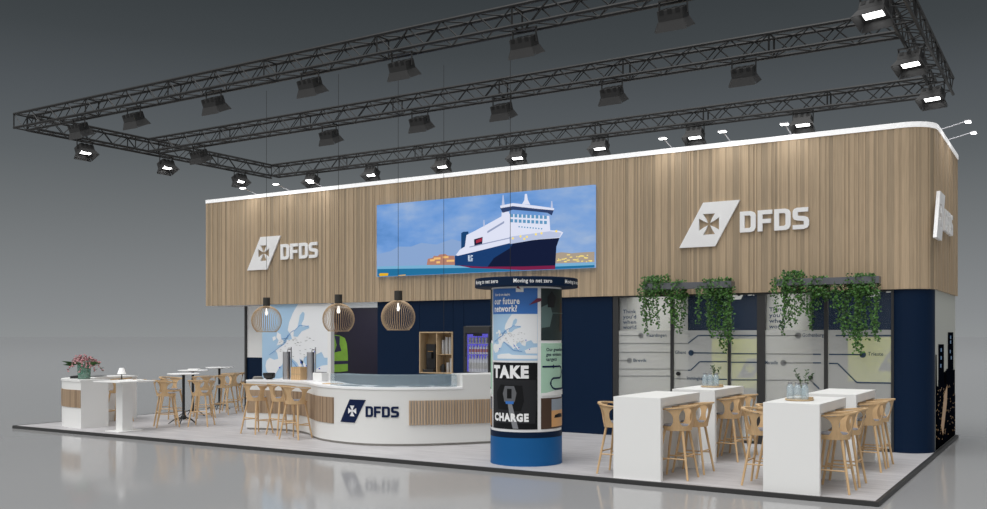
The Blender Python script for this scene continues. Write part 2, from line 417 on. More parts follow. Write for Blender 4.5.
def slat_wall(pts, z0, z1, name, m, wmin=.02, wmax=.11, depth=.009):
    rs = random.Random(11); st = resample(pts, lambda: rs.choice([wmin, wmin*1.5, wmin*2, wmax*.6, wmax])); mb = MB(); hi = 0; tonebase = .5
    for i in range(len(st)-1):
        (p, n, s), (q, n2, s2) = st[i], st[i+1]
        block = .5+.38*math.sin(s*1.9)*math.sin(s*.63+1)
        hi = 1-hi; d = depth*(1 if hi else rs.uniform(.0, .5))
        mb.t = min(1, max(0, (rs.uniform(.55, 1) if hi else rs.uniform(0, .55))*.7+block*.3))
        a, b = p+n*d, q+n2*d
        back = -.05
        c, e = p+n*back, q+n2*back
        vs = [(a.x, a.y, z0), (b.x, b.y, z0), (b.x, b.y, z1), (a.x, a.y, z1), (c.x, c.y, z0), (e.x, e.y, z0), (e.x, e.y, z1), (c.x, c.y, z1)]
        mb.add(vs, [(0, 1, 2, 3), (4, 0, 3, 7), (1, 5, 6, 2), (0, 4, 5, 1), (3, 2, 6, 7)])
    return mb.build(name, m, tone=True, fix=False)
struct(slat_wall(fascia_path(), HB, HT, 'wall_front', M['slat']))
# left and back faces of the upper box, its roof and soffit
struct(MB().box(XL, XL+.05, Y0+.06, YB, HB, HT).build('wall_left', M['white']))
struct(MB().box(XL, -.06, YB-.05, YB, HB, HT).build('wall_back', M['white']))
struct(MB().box(XL+.06, -.16, Y0+.2, YB-.06, HT-.06, HT).build('ceiling', M['soffit']))
mb = MB().box(XL+.02, -15.0, Y0+.05, YB-.05, HB+.01, HB+.04).box(-15.0, -11.3, 5.1, 8.25, 2.93, 2.96).box(-11.3, -5.6, Y0+.05, YB-.05, HB+.01, HB+.04).box(-5.6, -.12, 5.35, YB-.05, 2.93, 2.96).box(-5.6, -.52, Y0+.05, 5.35, HB+.01, HB+.04)
struct(mb.build('ceiling.001', M['soffit']))
# white coping along the top
def strip(pts, off0, off1, z0, z1, mb):
    st = resample(pts, lambda: .12)
    for i in range(len(st)-1):
        (p, n, s), (q, n2, s2) = st[i], st[i+1]
        a, b, c, e = p+n*off0, q+n2*off0, q+n2*off1, p+n*off1
        vs = [(v.x, v.y, z) for z in (z0, z1) for v in (a, b, c, e)]
        mb.add(vs, [(0, 3, 2, 1), (4, 5, 6, 7), (0, 1, 5, 4), (3, 7, 6, 2), (0, 4, 7, 3), (1, 2, 6, 5)])
    return mb
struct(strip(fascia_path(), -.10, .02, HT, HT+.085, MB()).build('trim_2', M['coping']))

# navy walls under the fascia
def box_s(name, m, *a, bevel=0): return struct(MB().box(*a).build(name, M[m], bevel=bevel))
mb = MB()
SX0, SX1, SZ0, SZ1, FX0, FX1, FZ1 = -10.11, -9.23, 1.08, 1.975, -8.96, -8.30, 2.09
for x0, x1, z0, z1 in ((-11.27, SX0, 0, HB+.01), (SX0, SX1, 0, SZ0), (SX0, SX1, SZ1, HB+.01), (SX1, FX0, 0, HB+.01), (FX0, FX1, FZ1, HB+.01), (FX1, -7.61, 0, HB+.01), (-7.61, -6.62, 0, HB+.01), (-6.62, -5.56, 0, HB+.01)):
    mb.box(x0+.004, x1-.004, 4.95, 5.03, z0, z1)
struct(mb.build('wall_inner', M['navy']))
corner = [(-.6, 4.96), (-.47, 4.93)]+[(-.47+.44*math.cos(a), 4.93+.44+.44*math.sin(a)) for a in [(-math.pi/2+i*math.pi/24) for i in range(1, 13)]]+[(-.12, 5.37), (-.12, 5.1), (-.6, 5.1)]
struct(MB().prism(corner, 0, HB+.0).build('wall_corner', M['navy'], smooth=True))
# left end: printed recess walls
mb = MB().box(-15.93, -14.88, 5.5, 5.56, 1.34, HB); mb.cur = 1; mb.box(-15.93, -14.88, 5.5, 5.56, 0, 1.34)
struct(mb.build('wall_left.001', [M['paper'], M['navy']]))
box_s('trim_3', 'frame', -15.99, -15.93, 5.46, 5.56, 0, HB)
box_s('trim_4', 'paper', -12.72, -12.62, 4.93, 5.05, 0, HB)
box_s('wall_back.001', 'photo', -16.6, -11.3, 8.12, 8.2, 0, 2.93)
box_s('wall_inner.001', 'navy', -11.3, -11.2, 5.03, 8.12, 0, HB)
# booths behind the glass
box_s('wall_inner.002', 'grey', -5.5, -5.3, 5.05, 8.3, 0, 2.93)
box_s('wall_inner.003', 'grey', -2.78, -2.66, 5.05, 8.3, 0, 2.93)
box_s('wall_back.002', 'navy', -5.5, -.05, 8.3, 8.38, 0, 2.93)
# glazed front
YG = 4.97
frame_posts = [(-5.55, -5.44), (-4.4, -4.34), (-3.33, -3.28), (-2.81, -2.67), (-1.68, -1.62), (-.63, -.59)]
panes = [(-5.44, -4.4, 'window_1'), (-4.34, -3.33, 'door_1'), (-3.28, -2.81, 'window_2'), (-2.67, -1.68, 'door_2'), (-1.62, -.63, 'window_3')]
mb = MB()
for a, b in frame_posts: mb.box(a, b, YG-.03, YG+.04, 0, HB)
mb.box(-5.44, -.63, YG-.02, YG+.03, 0, .05).box(-5.44, -.63, YG-.02, YG+.03, HB-.03, HB)
struct(mb.build('trim_5', M['frame']))

def P(ux, vy, y=YG-.012): p = on_y(ux, vy, y); return (p.x, p.z)
def zp(zx, zy): return (610+zx/3.403, 270+zy/3.403)
def hline(mb, pts, th, fn):
    for (a, b), (c, d) in zip(pts[:-1], pts[1:]):
        L = math.hypot(c-a, d-b); nx, nz = -(d-b)/L*th/2, (c-a)/L*th/2
        mb.plate([[(a+nx, b+nz), (c+nx, d+nz), (c-nx, d-nz), (a-nx, b-nz)]], fn, 0, .002)
def disc(mb, c, r, fn, n=16, w0=0, w1=.002):
    mb.plate([[(c[0]+r*math.cos(2*math.pi*k/n), c[1]+r*math.sin(2*math.pi*k/n)) for k in range(n)]], fn, w0, w1)
gw = wall_y(YG-.012)
route = {
 'window_1': dict(l=[[(30, 223), (105, 223)], [(30, 250), (205, 250)], [(30, 280), (205, 280)], [(30, 308), (65, 308)], [(30, 337), (205, 337)], [(30, 361), (205, 361)]], c=[(105, 223), (66, 308)],
                  t=[('Vlaardingen', 122, 227, 70), ('Brevik', 80, 312, 45)]),
 'door_1': dict(l=[[(300, 223), (398, 223)], [(218, 250), (265, 250), (300, 223)], [(276, 282), (398, 283)], [(218, 341), (275, 341), (305, 312), (398, 312)], [(218, 370), (258, 370)], [(325, 372), (398, 372)]], c=[(276, 282)],
                t=[('Ghent', 221, 285, 38), ('Immingham', 262, 373, 62)]),
 'window_2': dict(l=[[(412, 223), (500, 223)], [(412, 285), (500, 285)], [(412, 314), (500, 314)], [(412, 374), (500, 374)]], c=[], t=[]),
 'door_2': dict(l=[[(527, 223), (640, 223)], [(527, 285), (718, 287)], [(590, 316), (718, 316)], [(527, 375), (682, 375), (712, 404)]], c=[(640, 223), (590, 316)],
                t=[('Marseille', 529, 320, 42), ('Gothenburg', 655, 227, 72)]),
 'window_3': dict(l=[[(768, 223), (962, 223)], [(745, 287), (860, 288)], [(745, 318), (775, 318), (840, 383), (962, 385)]], c=[(860, 288)], t=[('Trieste', 878, 291, 52)]),
}
for x0, x1, nm in panes:
    root = struct(empty(nm, ((x0+x1)/2, YG, 0)))
    off = Vector((-(x0+x1)/2, -YG, 0))
    def put(o): o.location = off; o.parent = root; return o
    put(MB().box(x0, x1, YG-.005, YG+.005, .05, HB-.03).build('pane', M['glass']))
    f = put(MB().box(x0+.002, x1-.002, YG-.009, YG-.006, .05, 1.985).build('frosted_film', M['film']))
    d = route[nm]; mb = MB()
    mg = MB()
    def grey(a): return a < 266 or 505 < a < 691
    for l in d['l']:
        for (a, b), (c, e) in zip(l[:-1], l[1:]):
            cut = next((q for q in (266, 691) if a < q < c), None)
            segs = [(a, b, c, e)] if cut is None else [(a, b, cut, b+(e-b)*(cut-a)/(c-a)), (cut, b+(e-b)*(cut-a)/(c-a), c, e)]
            for g in segs:
                gr = grey((g[0]+g[2])/2); hline(mg if gr else mb, [P(*zp(g[0], g[1])), P(*zp(g[2], g[3]))], .014 if gr else .02, gw)
    for c in d['c']: disc(mg if grey(c[0]) else mb, P(*zp(*c)), .052, gw)
    if mb.v: put(mb.build('route_line', M['line']))
    if mg.v: put(mg.build('route_line', M['greyline']))
    if d['t']:
        mb = MB()
        for body, a, b, wd in d['t']:
            p = P(*zp(a, b)); q = P(*zp(a+wd, b)); text(mb, body, gw, p[0], p[1], .085, q[0]-p[0], .01, .003)
        put(mb.build('lettering', M['line']))
    if nm in ('window_1', 'door_2'):
        mb = MB(); x = x0+(.09 if nm == 'window_1' else .07)
        for i, body in enumerate(('Think', "you'd", 'when', 'world')): text(mb, body, gw, x, 2.31-i*.098, .10, .27, .015, .003)
        put(mb.build('lettering', M['line']))
    if nm.startswith('door'):
        hx, hz = P(679, 373.6) if nm == 'door_1' else P(811, 377.5)
        put(MB().lathe([(.0, -.03), (.035, -.03), (.035, .03), (.0, .03)], n=16, close=False).build('door_handle', M['dark']))
        h = root.children[-1] if root.children else None
        hh = [c for c in bpy.data.objects if c.name.startswith('door_handle') and c.parent == root][-1]
        hh.location = (hx-(x0+x1)/2, -.045, hz); hh.rotation_euler = (math.pi/2, 0, 0)

# ---- printed banners and logos in the booths
def flat_print(name, outline, m, fn, label, cat, th=.01, group=None):
    o = empty(name, (0, 0, 0)); tag(o, label, cat, group); MB().plate([outline], fn, 0, th).build('panel', m, o); return o
bw = wall_y(8.29)
for i, (x0, x1, z0, z1) in enumerate(((-4.75, -2.9, .78, 1.82), (-1.95, -.25, .98, 1.86))):
    b = empty('wall_banner', (x0, 8.28, z0))
    tag(b, ['yellow banner on the navy wall of the booth with the left glass doors', 'yellow banner on the navy wall of the booth next to the corner'][i], 'banner', 'booth banners')
    fb = lambda u, v, w: (u, .0-w, v)
    MB().plate([[(0, 0), (x1-x0, 0), (x1-x0, z1-z0), (0, z1-z0)]], fb, -.01, .006).build('panel', M['yellow'], b)
    mb = MB(); mb.plate([[(.0, .3), (.5, .1), (.9, .4), (.8, .8), (.4, .95), (.0, .8)]], fb, .006, .008)
    logo(b, fb, .5, .55, .22, M['line'], M['line'], (.008, .012))
for i, x in enumerate((-4.35, -1.62)):
    b = empty('wall_logo', (x, 8.29, 2.66)); tag(b, ['white logo high on the back wall of the booth nearer the totem', 'white logo high on the back wall of the booth nearer the corner'][i], 'sign', 'booth logos')
    logo(b, lambda u, v, w: (u, -w, v), .34, 0, 0, M['letterwhite'], M['letterwhite'], (0, .01))

# ---- map print behind the counter
EU = [(320, 68), (478, 68), (478, 345), (455, 345), (440, 315), (410, 330), (405, 372), (385, 362), (370, 330), (350, 348), (345, 380), (330, 398), (315, 370), (285, 345), (262, 325), (250, 345), (240, 380), (225, 395), (205, 430), (178, 436), (160, 410), (155, 385), (160, 360), (175, 345),
      (200, 355), (220, 350), (215, 322), (205, 305), (230, 290), (255, 275), (265, 255), (290, 250), (285, 230), (268, 205), (275, 165), (295, 115)]
BALTIC = [(345, 110), (354, 120), (350, 150), (338, 172), (345, 188), (375, 180), (378, 194), (340, 210), (318, 238), (298, 236), (300, 212), (318, 190), (325, 160), (330, 130)]
UK = [(215, 215), (232, 225), (235, 245), (248, 262), (240, 276), (212, 282), (222, 256), (210, 240)]
IRE = [(190, 240), (205, 235), (209, 250), (194, 259)]
AFR = [(205, 458), (240, 445), (300, 440), (320, 452), (478, 458), (478, 500), (205, 500)]
TUR = [(400, 410), (440, 385), (478, 380), (478, 440), (410, 440)]
ITA = [(330, 350), (345, 362), (372, 395), (360, 405), (335, 375)]
def draw_map(root, T, fn, th0=.003):
    for i, poly in enumerate((EU, UK, IRE, AFR, TUR, ITA)):
        MB().plate([[T(*p) for p in poly]], fn, th0, th0+.002, cutsz[0]).build('landmass', M['land'], root)
    MB().plate([[T(*p) for p in BALTIC]], fn, th0+.002, th0+.004, cutsz[0]).build('inland_sea', M['sea'], root)
    mb = MB()
    for l in ([(250, 262), (285, 215), (300, 205)], [(235, 250), (262, 245), (272, 225)], [(250, 270), (262, 262)], [(175, 330), (215, 300), (248, 275)], [(300, 210), (330, 180), (375, 185)], [(262, 330), (300, 372), (330, 410), (385, 420)], [(330, 350), (365, 420)]):
        for (a, b), (c, d) in zip(l[:-1], l[1:]):
            a, b = T(a, b); c, d = T(c, d); L = math.hypot(c-a, d-b); k = .005*mapk[0]; nx, nz = -(d-b)/L*k, (c-a)/L*k
            mb.plate([[(a+nx, b+nz), (c+nx, d+nz), (c-nx, d-nz), (a-nx, b-nz)]], fn, th0+.004, th0+.006, cutsz[0])
    mb.build('route_line', M['route'], root)
    mb = MB()
    for a, b in ((228, 395), (336, 368), (365, 386), (430, 400), (408, 315)):
        u, v = T(a, b); k = .022*mapk[0]; mb.plate([[(u-k, v-k*.7), (u+k, v-k*.7), (u+k, v+k*.7), (u-k, v+k*.7)]], fn, th0+.004, th0+.007, cutsz[0])
    mb.build('port_mark', M['pin'], root)
    mb = MB(); rs = random.Random(4)
    for _ in range(46):
        a, b = rs.uniform(225, 400), rs.uniform(235, 345); u, v = T(a, b); k = .016*mapk[0]
        mb.plate([[(u-k*1.6, v-k*.22), (u+k*1.6, v-k*.22), (u+k*1.6, v+k*.22), (u-k*1.6, v+k*.22)]], fn, th0+.004, th0+.006)
    mb.build('place_names', M['greyline'], root)
cutsz = [0]; mapk = [1.0]
mp = empty('wall_map', (0, 0, 0)); tag(mp, 'tall pale blue printed map of europe on the wall behind the bar stools', 'map')
xa, xb = on_y(262, 300, 4.95).x, on_y(328.5, 300, 4.95).x
MB().box(xa, xb, 4.955, 5.0, 0, HB).build('panel', M['sea'], mp)
def TM(a, b): p = on_y(235+a/5.09, 290+b/5.09, 4.95); return (min(max(p.x, xa+.002), xb-.002), min(max(p.z, .05), HB-.01))
draw_map(mp, TM, wall_y(4.955))
# ---- the photo print of a worker in a vest, in the recess
pw = wall_y(8.118)
def TP(a, b): p = on_y(320+a/5.09, 290+b/5.09, 8.1); return (p.x, p.z)
ph = empty('photo_print', (0, 0, 0)); tag(ph, 'dark photo print of a worker in a green safety vest on the recess wall', 'poster')
MB().plate([[TP(20, 96), TP(296, 96), TP(296, 460), TP(20, 460)]], pw, 0, .004).build('panel', M['photo'], ph)
MB().plate([[TP(40, 236), TP(75, 228), TP(100, 232), TP(125, 245), TP(135, 275), TP(140, 330), TP(140, 412), TP(95, 418), TP(40, 416)]], pw, .004, .008).build('vest', M['vest'], ph)
mb = MB().plate([[TP(40, 362), TP(142, 360), TP(142, 376), TP(40, 380)]], pw, .008, .011).plate([[TP(72, 232), TP(100, 236), TP(98, 275), TP(108, 310), TP(72, 318), TP(84, 280)]], pw, .008, .011)
mb.build('vest_band', M['vestdark'], ph)
mb = MB(); disc(mb, TP(72, 195), .16, pw, 20, .004, .008); mb.build('face', M['skin'], ph)
zh = TP(40, 94)[1]; mb = MB().plate([[(-16.5, zh), (-11.4, zh), (-11.4, 2.92), (-16.5, 2.92)]], pw, 0, .006); mb.build('header_band', M['paper'], ph)

# ---- LED screen on the fascia
sx0, sx1, sz0, sz1 = -11.19, -5.88, 3.19, 4.77
scn = empty('video_screen', (0, 0, 0)); tag(scn, 'large lit video screen on the wooden fascia showing a ferry in harbour', 'screen')
MB().box(sx0, sx1, 4.83, 4.92, sz0, sz1).build('panel', M['scr_sky'], scn)
YS = 4.83; sw = wall_y(YS)
def TS(a, b):
    p = on_y(360+a/3.916, 170+b/3.916, YS); return (min(max(p.x, sx0+.001), sx1-.001), min(max(p.z, sz0+.001), sz1-.001))
def sp(name, key, pts, l): MB().plate([[TS(*p) for p in pts]], sw, l*.0015, l*.0015+.0015).build(name, M['scr_'+key], scn)
sp('picture_cloud', 'cloud', [(68, 330), (120, 318), (150, 300), (200, 300), (240, 285), (300, 292), (360, 270), (395, 280), (395, 372), (68, 385)], 0)
sp('picture_sea', 'sea', [(68, 380), (300, 372), (560, 385), (765, 370), (922, 364), (922, 390), (500, 405), (68, 422)], 1)
sp('picture_sea', 'sealight', [(68, 378), (370, 370), (480, 382), (68, 388)], 2)
sp('picture_sea', 'sealight', [(765, 368), (920, 362), (920, 372), (765, 378)], 2)
sp('picture_city', 'city', [(262, 372), (266, 348), (285, 344), (290, 336), (305, 337), (312, 331), (335, 329), (345, 335), (370, 336), (374, 372)], 3)
mb = MB()
for a, b, w_ in ((275, 350, 18), (290, 343, 26), (325, 338, 22), (340, 352, 30), (300, 358, 14)): mb.plate([[TS(a, b), TS(a+w_, b-1), TS(a+w_, b+7), TS(a, b+8)]], sw, .006, .0075)
mb.build('picture_lights', M['scr_cityglow'], scn)
sp('picture_city', 'town', [(766, 366), (766, 326), (790, 322), (830, 326), (880, 322), (922, 320), (922, 360)], 3)
mb = MB(); rs = random.Random(3)
for k in range(26):
    a, b = rs.uniform(770, 905), rs.uniform(330, 358); c = rs.uniform(4, 14); mb.plate([[TS(a, b), TS(a+c, b-.5), TS(a+c, b+3), TS(a, b+3.5)]], sw, .006, .0075)
mb.build('picture_lights', M['scr_light'], scn)
sp('picture_boat', 'tug', [(75, 408), (80, 404), (112, 404), (110, 414), (78, 416)], 4)
sp('picture_boat', 'tug', [(150, 412), (180, 409), (178, 416), (152, 418)], 4)
sp('ship_funnel', 'funnel', [(397, 247), (405, 242), (425, 241), (427, 265), (420, 305), (397, 308)], 3)
sp('ship_hull', 'hull', [(372, 336), (385, 332), (480, 312), (585, 286), (700, 272), (782, 266), (770, 300), (765, 380), (480, 380), (372, 374)], 4)
sp('ship_hull', 'hulldark', [(500, 380), (525, 345), (590, 305), (600, 286), (700, 271), (782, 266), (769, 300), (765, 380)], 5)
sp('ship_waterline', 'red', [(380, 373), (480, 379), (640, 378), (765, 374), (765, 390), (640, 392), (560, 388), (440, 384)], 6)
sp('ship_superstructure', 'white', [(376, 334), (392, 312), (412, 300), (418, 255), (452, 238), (500, 212), (555, 182), (556, 165), (584, 163), (586, 172), (742, 180), (746, 236), (782, 238), (797, 245), (783, 266), (700, 272), (585, 287), (480, 313), (385, 336)], 6)
sp('ship_superstructure', 'white2', [(588, 290), (585, 262), (640, 254), (745, 240), (790, 246), (782, 264), (700, 271)], 7)
sp('ship_bridge', 'white', [(550, 140), (600, 130), (690, 140), (762, 150), (760, 158), (690, 152), (600, 142), (552, 150)], 8)
sp('ship_bridge', 'bridge', [(550, 149), (600, 141), (690, 151), (760, 158), (752, 178), (735, 168), (690, 163), (600, 156), (560, 168)], 8)
sp('ship_mast', 'white', [(636, 134), (645, 118), (647, 94), (655, 94), (658, 116), (668, 136)], 8)
sp('ship_mast', 'white2', [(556, 142), (560, 98), (563, 98), (568, 140)], 8)
sp('ship_mast', 'white2', [(748, 150), (750, 122), (754, 122), (757, 151)], 8)
sp('ship_mast', 'white2', [(484, 222), (485, 196), (488, 196), (490, 220)], 7)
mb = MB()
for r_ in (0, 1):
    for k in range(9):
        a = 590+k*16.5; b = 172+r_*20+k*.9
        MB().plate([[TS(a, b), TS(a+11, b+.6), TS(a+11, b+13), TS(a, b+13)]], sw, .0135, .015).build('ship_window', M['scr_win'], scn)
for k in range(9):
    a = 622+k*11; MB().plate([[TS(a, 220+k), TS(a+5, 220+k), TS(a+5, 225+k), TS(a, 225+k)]], sw, .0135, .015).build('ship_window', M['scr_win'], scn)
mb = MB().plate([[TS(500, 240), TS(566, 200), TS(566, 208), TS(500, 248)]], sw, .0135, .015).plate([[TS(430, 300), TS(590, 264), TS(590, 268), TS(430, 304)]], sw, .0135, .015)
mb.build('ship_deck_line', M['scr_deck'], scn)
mb = MB().plate([[TS(448, 272), TS(482, 262), TS(480, 290), TS(450, 300)]], sw, .0135, .015); mb.build('ship_side_door', M['scr_hulldark'], scn)
mb = MB().plate([[TS(456, 275), TS(480, 266), TS(478, 280), TS(456, 287)]], sw, .015, .0165); mb.build('ship_side_door', M['scr_doorred'], scn)
mb = MB()
for a, b in ((600, 268), (630, 260), (655, 262), (690, 252), (712, 248), (770, 240), (645, 270)): disc(mb, TS(a, b), .025, sw, 8, .0135, .015)
mb.build('ship_light', M['scr_light'], scn)
mb = MB(); a = TS(424, 358); b = TS(446, 332)
for i, ch in enumerate('DFDS'):
    z = a[1]+(3-i)*(b[1]-a[1])/4
    for lp in [LET[ch]]: mb.plate([[(a[0]+u_*(b[0]-a[0])*1.1, z+v_*(b[1]-a[1])/4*.85) for u_, v_ in q] for q in lp], sw, .009, .0105)
mb.build('ship_lettering', M['scr_text'], scn)

# ---- large white logos on the fascia
for x, y, rot, lab in ((on_y(247.2, 270, 4.86).x, 4.84, 0, 'white company logo near the far end of the fascia, beyond the screen'), (on_y(679.2, 248, 4.86).x, 4.84, 0, 'large white company logo on the fascia above the glass doors')):
    b = empty('logo_sign', (x, y+.035, 3.48)); tag(b, lab, 'sign', 'fascia logos')
    logo(b, lambda u, v, w: (u, -w, v), 1, 0, 0, M['letterwhite'], M['letterwhite'], (-.015, .02))
b = empty('logo_sign', (.02, 4.85, 3.44)); tag(b, 'white company logo on the short side of the fascia, round the corner', 'sign', 'fascia logos')
logo(b, lambda u, v, w: (w, u, v), 1, 0, 0, M['letterwhite'], M['letterwhite'], (-.02, .035))

# ---- night city print on the short side
sd = empty('side_print', (0, 0, 0)); tag(sd, 'glossy night city print on the short side under the fascia', 'poster')
MB().box(-.1, -.03, 5.38, 8.34, .0, HB).build('panel', M['nightsky'], sd)
sf = wall_x(-.03)
def TX(a, b): p = on_x(930+a/3.17, 290+b/3.17, -.03); return (min(max(p.y, 5.385), 8.33), min(max(p.z, .01), HB-.01))
MB().plate([[TX(17, 300), TX(30, 310), TX(45, 260), TX(56, 250), TX(62, 310), TX(75, 300), TX(88, 330), TX(88, 520), TX(17, 520)]], sf, 0, .003).build('picture_city', M['night'], sd)
MB().plate([[TX(17, 205), TX(20, 205), TX(22, 400), TX(17, 400)]], sf, .003, .006).build('picture_tower', M['tower'], sd)
MB().plate([[TX(26, 172), TX(43, 172), TX(44, 430), TX(26, 430)]], sf, .003, .006).build('picture_tower', M['tower'], sd)
MB().plate([[TX(56, 134), TX(73, 134), TX(74, 430), TX(56, 430)]], sf, .003, .006).build('picture_tower', M['tower'], sd)
MB().plate([[TX(34, 430), TX(44, 330), TX(54, 300), TX(52, 360), TX(40, 460)]], sf, .003, .007).build('picture_glow', M['gold'], sd)
rs = random.Random(8)
for y0, w_, h_ in ((5.75, .25, 1.15), (6.55, .3, 1.05), (6.9, .22, 1.3), (7.95, .3, 1.25)):
    MB().plate([[(y0, .05), (y0+w_, .05), (y0+w_, h_), (y0, h_)]], sf, .001, .0045).build('picture_tower', M['tower'], sd)
mb = MB()
for _ in range(90):
    y_, z_ = rs.uniform(5.45, 8.2), rs.uniform(.1, 1.0); mb.plate([[(y_, z_), (y_+.035, z_), (y_+.035, z_+.02), (y_, z_+.02)]], sf, .0045, .007)
mb.build('picture_lights', M['gold'], sd)['kind'] = 'stuff'
mb = MB()
for a, b in ((34, 190), (34, 215), (33, 240), (64, 150), (64, 165), (63, 195), (66, 215)):
    p = TX(a, b); mb.plate([[(p[0]-.07, p[1]-.03), (p[0]+.07, p[1]-.03), (p[0]+.07, p[1]+.03), (p[0]-.07, p[1]+.03)]], sf, .006, .008)
mb.build('picture_lights', M['cyan'], sd)

# ================================================================== TRUSSES
ZC0, ZC1, TS_ = 6.25, 6.54, .29
def truss(p0, p1, label, side):
    """box beam between two points; side = unit vector across"""
    o = empty('truss_beam', (p0[0], p0[1], 6.0)); tag(o, label, 'truss', 'lighting rig')
    A = Vector(p0); B = Vector(p1); d = (B-A).normalized(); L = (B-A).length; S = Vector(side)*TS_
    base = Vector((p0[0], p0[1], 6.0))
    c = [(Vector((0, 0, 0)), ZC0), (S, ZC0), (S, ZC1), (Vector((0, 0, 0)), ZC1)]
    pt = lambda t, k: A+d*t+c[k][0]+Vector((0, 0, c[k][1]))-base
    for k in range(4): MB().tube([pt(0, k), pt(L, k)], .027, 6).build('chord', M['truss'], o)
    mb = MB(); n = int(L/.3); st = L/n
    for k in range(4):
        k2 = (k+1) % 4
        for i in range(n):
            a, b = (k, k2) if (i+k) % 2 else (k2, k)
            mb.tube([pt(i*st, a), pt((i+1)*st, b)], .0105, 4, cap=False)
    for i in range(0, n+1, 8):
        for k in range(4): mb.tube([pt(i*st, k), pt(i*st, (k+1) % 4)], .016, 4, cap=False)
    mb.build('bracing', M['truss'], o)
    return o
XR, XF = .03, -17.0
truss((XF, 0, 0), (XR, 0, 0), 'black truss beam along the front edge of the stand', (0, 1, 0))
truss((XF+.3, 3.12, 0), (XR-.3, 3.12, 0), 'black truss beam across the middle of the lighting rig', (0, 1, 0))
truss((XF+.3, 7.1, 0), (XR-.3, 7.1, 0), 'black truss beam at the back, above the fascia', (0, 1, 0))
truss((XF, .3, 0), (XF, 7.4, 0), 'short black truss beam over the reception end', (1, 0, 0))
truss((XR-.29, .3, 0), (XR-.29, 7.4, 0), 'short black truss beam over the end with the white tables', (1, 0, 0))

def floodlight(lit):
    o = empty('floodlight')
    # local: beam goes along +Y and down; origin at the truss chord
    mb = MB()
    mb.tube([(-.19, 0, .02), (-.19, 0, -.2)], .012, 6).tube([(.19, 0, .02), (.19, 0, -.2)], .012, 6).box(-.2, .2, -.02, .02, -.01, .015)
    mb.build('yoke', M['lampbody'], o)
    R = Matrix.Translation((0, 0, -.2)) @ Matrix.Rotation(math.radians(-66), 4, 'X')
    hs = MB().box(-.17, .17, -.09, .07, -.12, .12, R).build('housing', M['lampbody'], o, bevel=.008)
    for k in (-.11, 0, .11): MB().box(k-.03, k+.03, -.094, -.03, -.124, .124, R).build('cooling_slot', M['dark'], hs)
    MB().box(-.125, .125, .068, .076, -.05, .06, R).build('lens', M['lens'] if lit else M['bottlewhite'], o)
    for (ax, s) in (('z', 1), ('z', -1), ('x', 1), ('x', -1)):
        if ax == 'z': q = [(-.17, .05, s*.121), (.17, .05, s*.121), (.215, .175, s*.165), (-.215, .175, s*.165)]
        else: q = [(s*.171, .05, -.12), (s*.171, .05, .12), (s*.225, .165, .15), (s*.225, .165, -.15)]
        vs = [R @ Vector(p) for p in q]; n = (vs[1]-vs[0]).cross(vs[2]-vs[0]).normalized()*.006
        MB().add(vs+[v+n for v in vs], [(0, 1, 2, 3), (7, 6, 5, 4), (0, 4, 5, 1), (1, 5, 6, 2), (2, 6, 7, 3), (3, 7, 4, 0)]).build('barn_door', M['flap'], o)
    return o
flood = floodlight(True)
tag(flood, 'x', 'floodlight', 'floodlights on the lighting rig')
first = [True]
def place_flood(x, y, rz, lab):
    if first[0]:
        first[0] = False; flood.location = (x, y, ZC0-.02); flood.rotation_euler = (0, 0, rz); flood['label'] = lab
    else: dup(flood, (x, y, ZC0-.02), rz, lab)
for i, x in enumerate((-15.0, -13.3, -11.1, -8.8, -6.9, -4.72, -2.5)): place_flood(x, .15, 0, 'black floodlight seen from behind under the front truss, %s from its far end' % ORD[i])
for i, x in enumerate((-15.12, -11.18, -8.86, -7.0, -4.8, -2.53)): place_flood(x, 3.27, 0, 'black floodlight seen from behind under the middle truss, %s from its far end' % ORD[i])
for i, x in enumerate((-15.3, -13.27, -11.07, -8.97, -6.89, -4.74, -2.57)): place_flood(x, 7.2, math.pi, 'lit floodlight under the back truss above the fascia, %s from its far end' % ORD[i])
for i, y in enumerate((1.55, 3.75, 6.1)): place_flood(-16.85, y, -math.pi/2, 'lit floodlight under the short truss at the reception end, %s from the front' % ORD[i])
for i, (x, y) in enumerate(((-.26, 1.35), (-.19, 3.95), (-.18, 6.35))): place_flood(x, y, math.pi*.92, 'lit floodlight under the short truss at the white tables end, %s from front' % ORD[i])

# ---- arm spots on top of the fascia
def arm_spot():
    o = empty('arm_spotlight')
    MB().box(-.05, .05, -.02, .06, 0, .03).build('clamp', M['metal'], o)
    MB().tube([(0, 0, .02), (0, -.2, .06), (0, -.44, .12)], .009, 6).build('arm', M['metal'], o)
    h = MB().box(-.07, .07, -.52, -.42, .11, .135).build('lamp_head', M['metal'], o)
    MB().box(-.06, .06, -.51, -.43, .102, .11).build('lens', M['spotlens'], h)
    return o
asp = arm_spot(); tag(asp, 'x', 'spotlight', 'arm spotlights on top of the fascia')
def lamp_light(x, y, z, tx, ty, tz):
    l = bpy.data.lights.new('arm_light', 'SPOT'); l.energy = 7; l.spot_size = math.radians(130); l.spot_blend = .9; l.shadow_soft_size = .06; l.color = (1, .98, .95)
    q = bpy.data.objects.new('arm_light', l); COL.objects.link(q); q.location = (x, y, z); q.rotation_euler = (Vector((tx, ty, tz))-Vector((x, y, z))).to_track_quat('-Z', 'Y').to_euler()
for x in (-15.02, -13.93, -12.89, -4.37, -3.28, -2.22): lamp_light(x, 4.4, 5.38, x, 4.95, 4.6)
for y in (5.92, 6.91): lamp_light(.5, y, 5.38, -.05, y, 4.6)
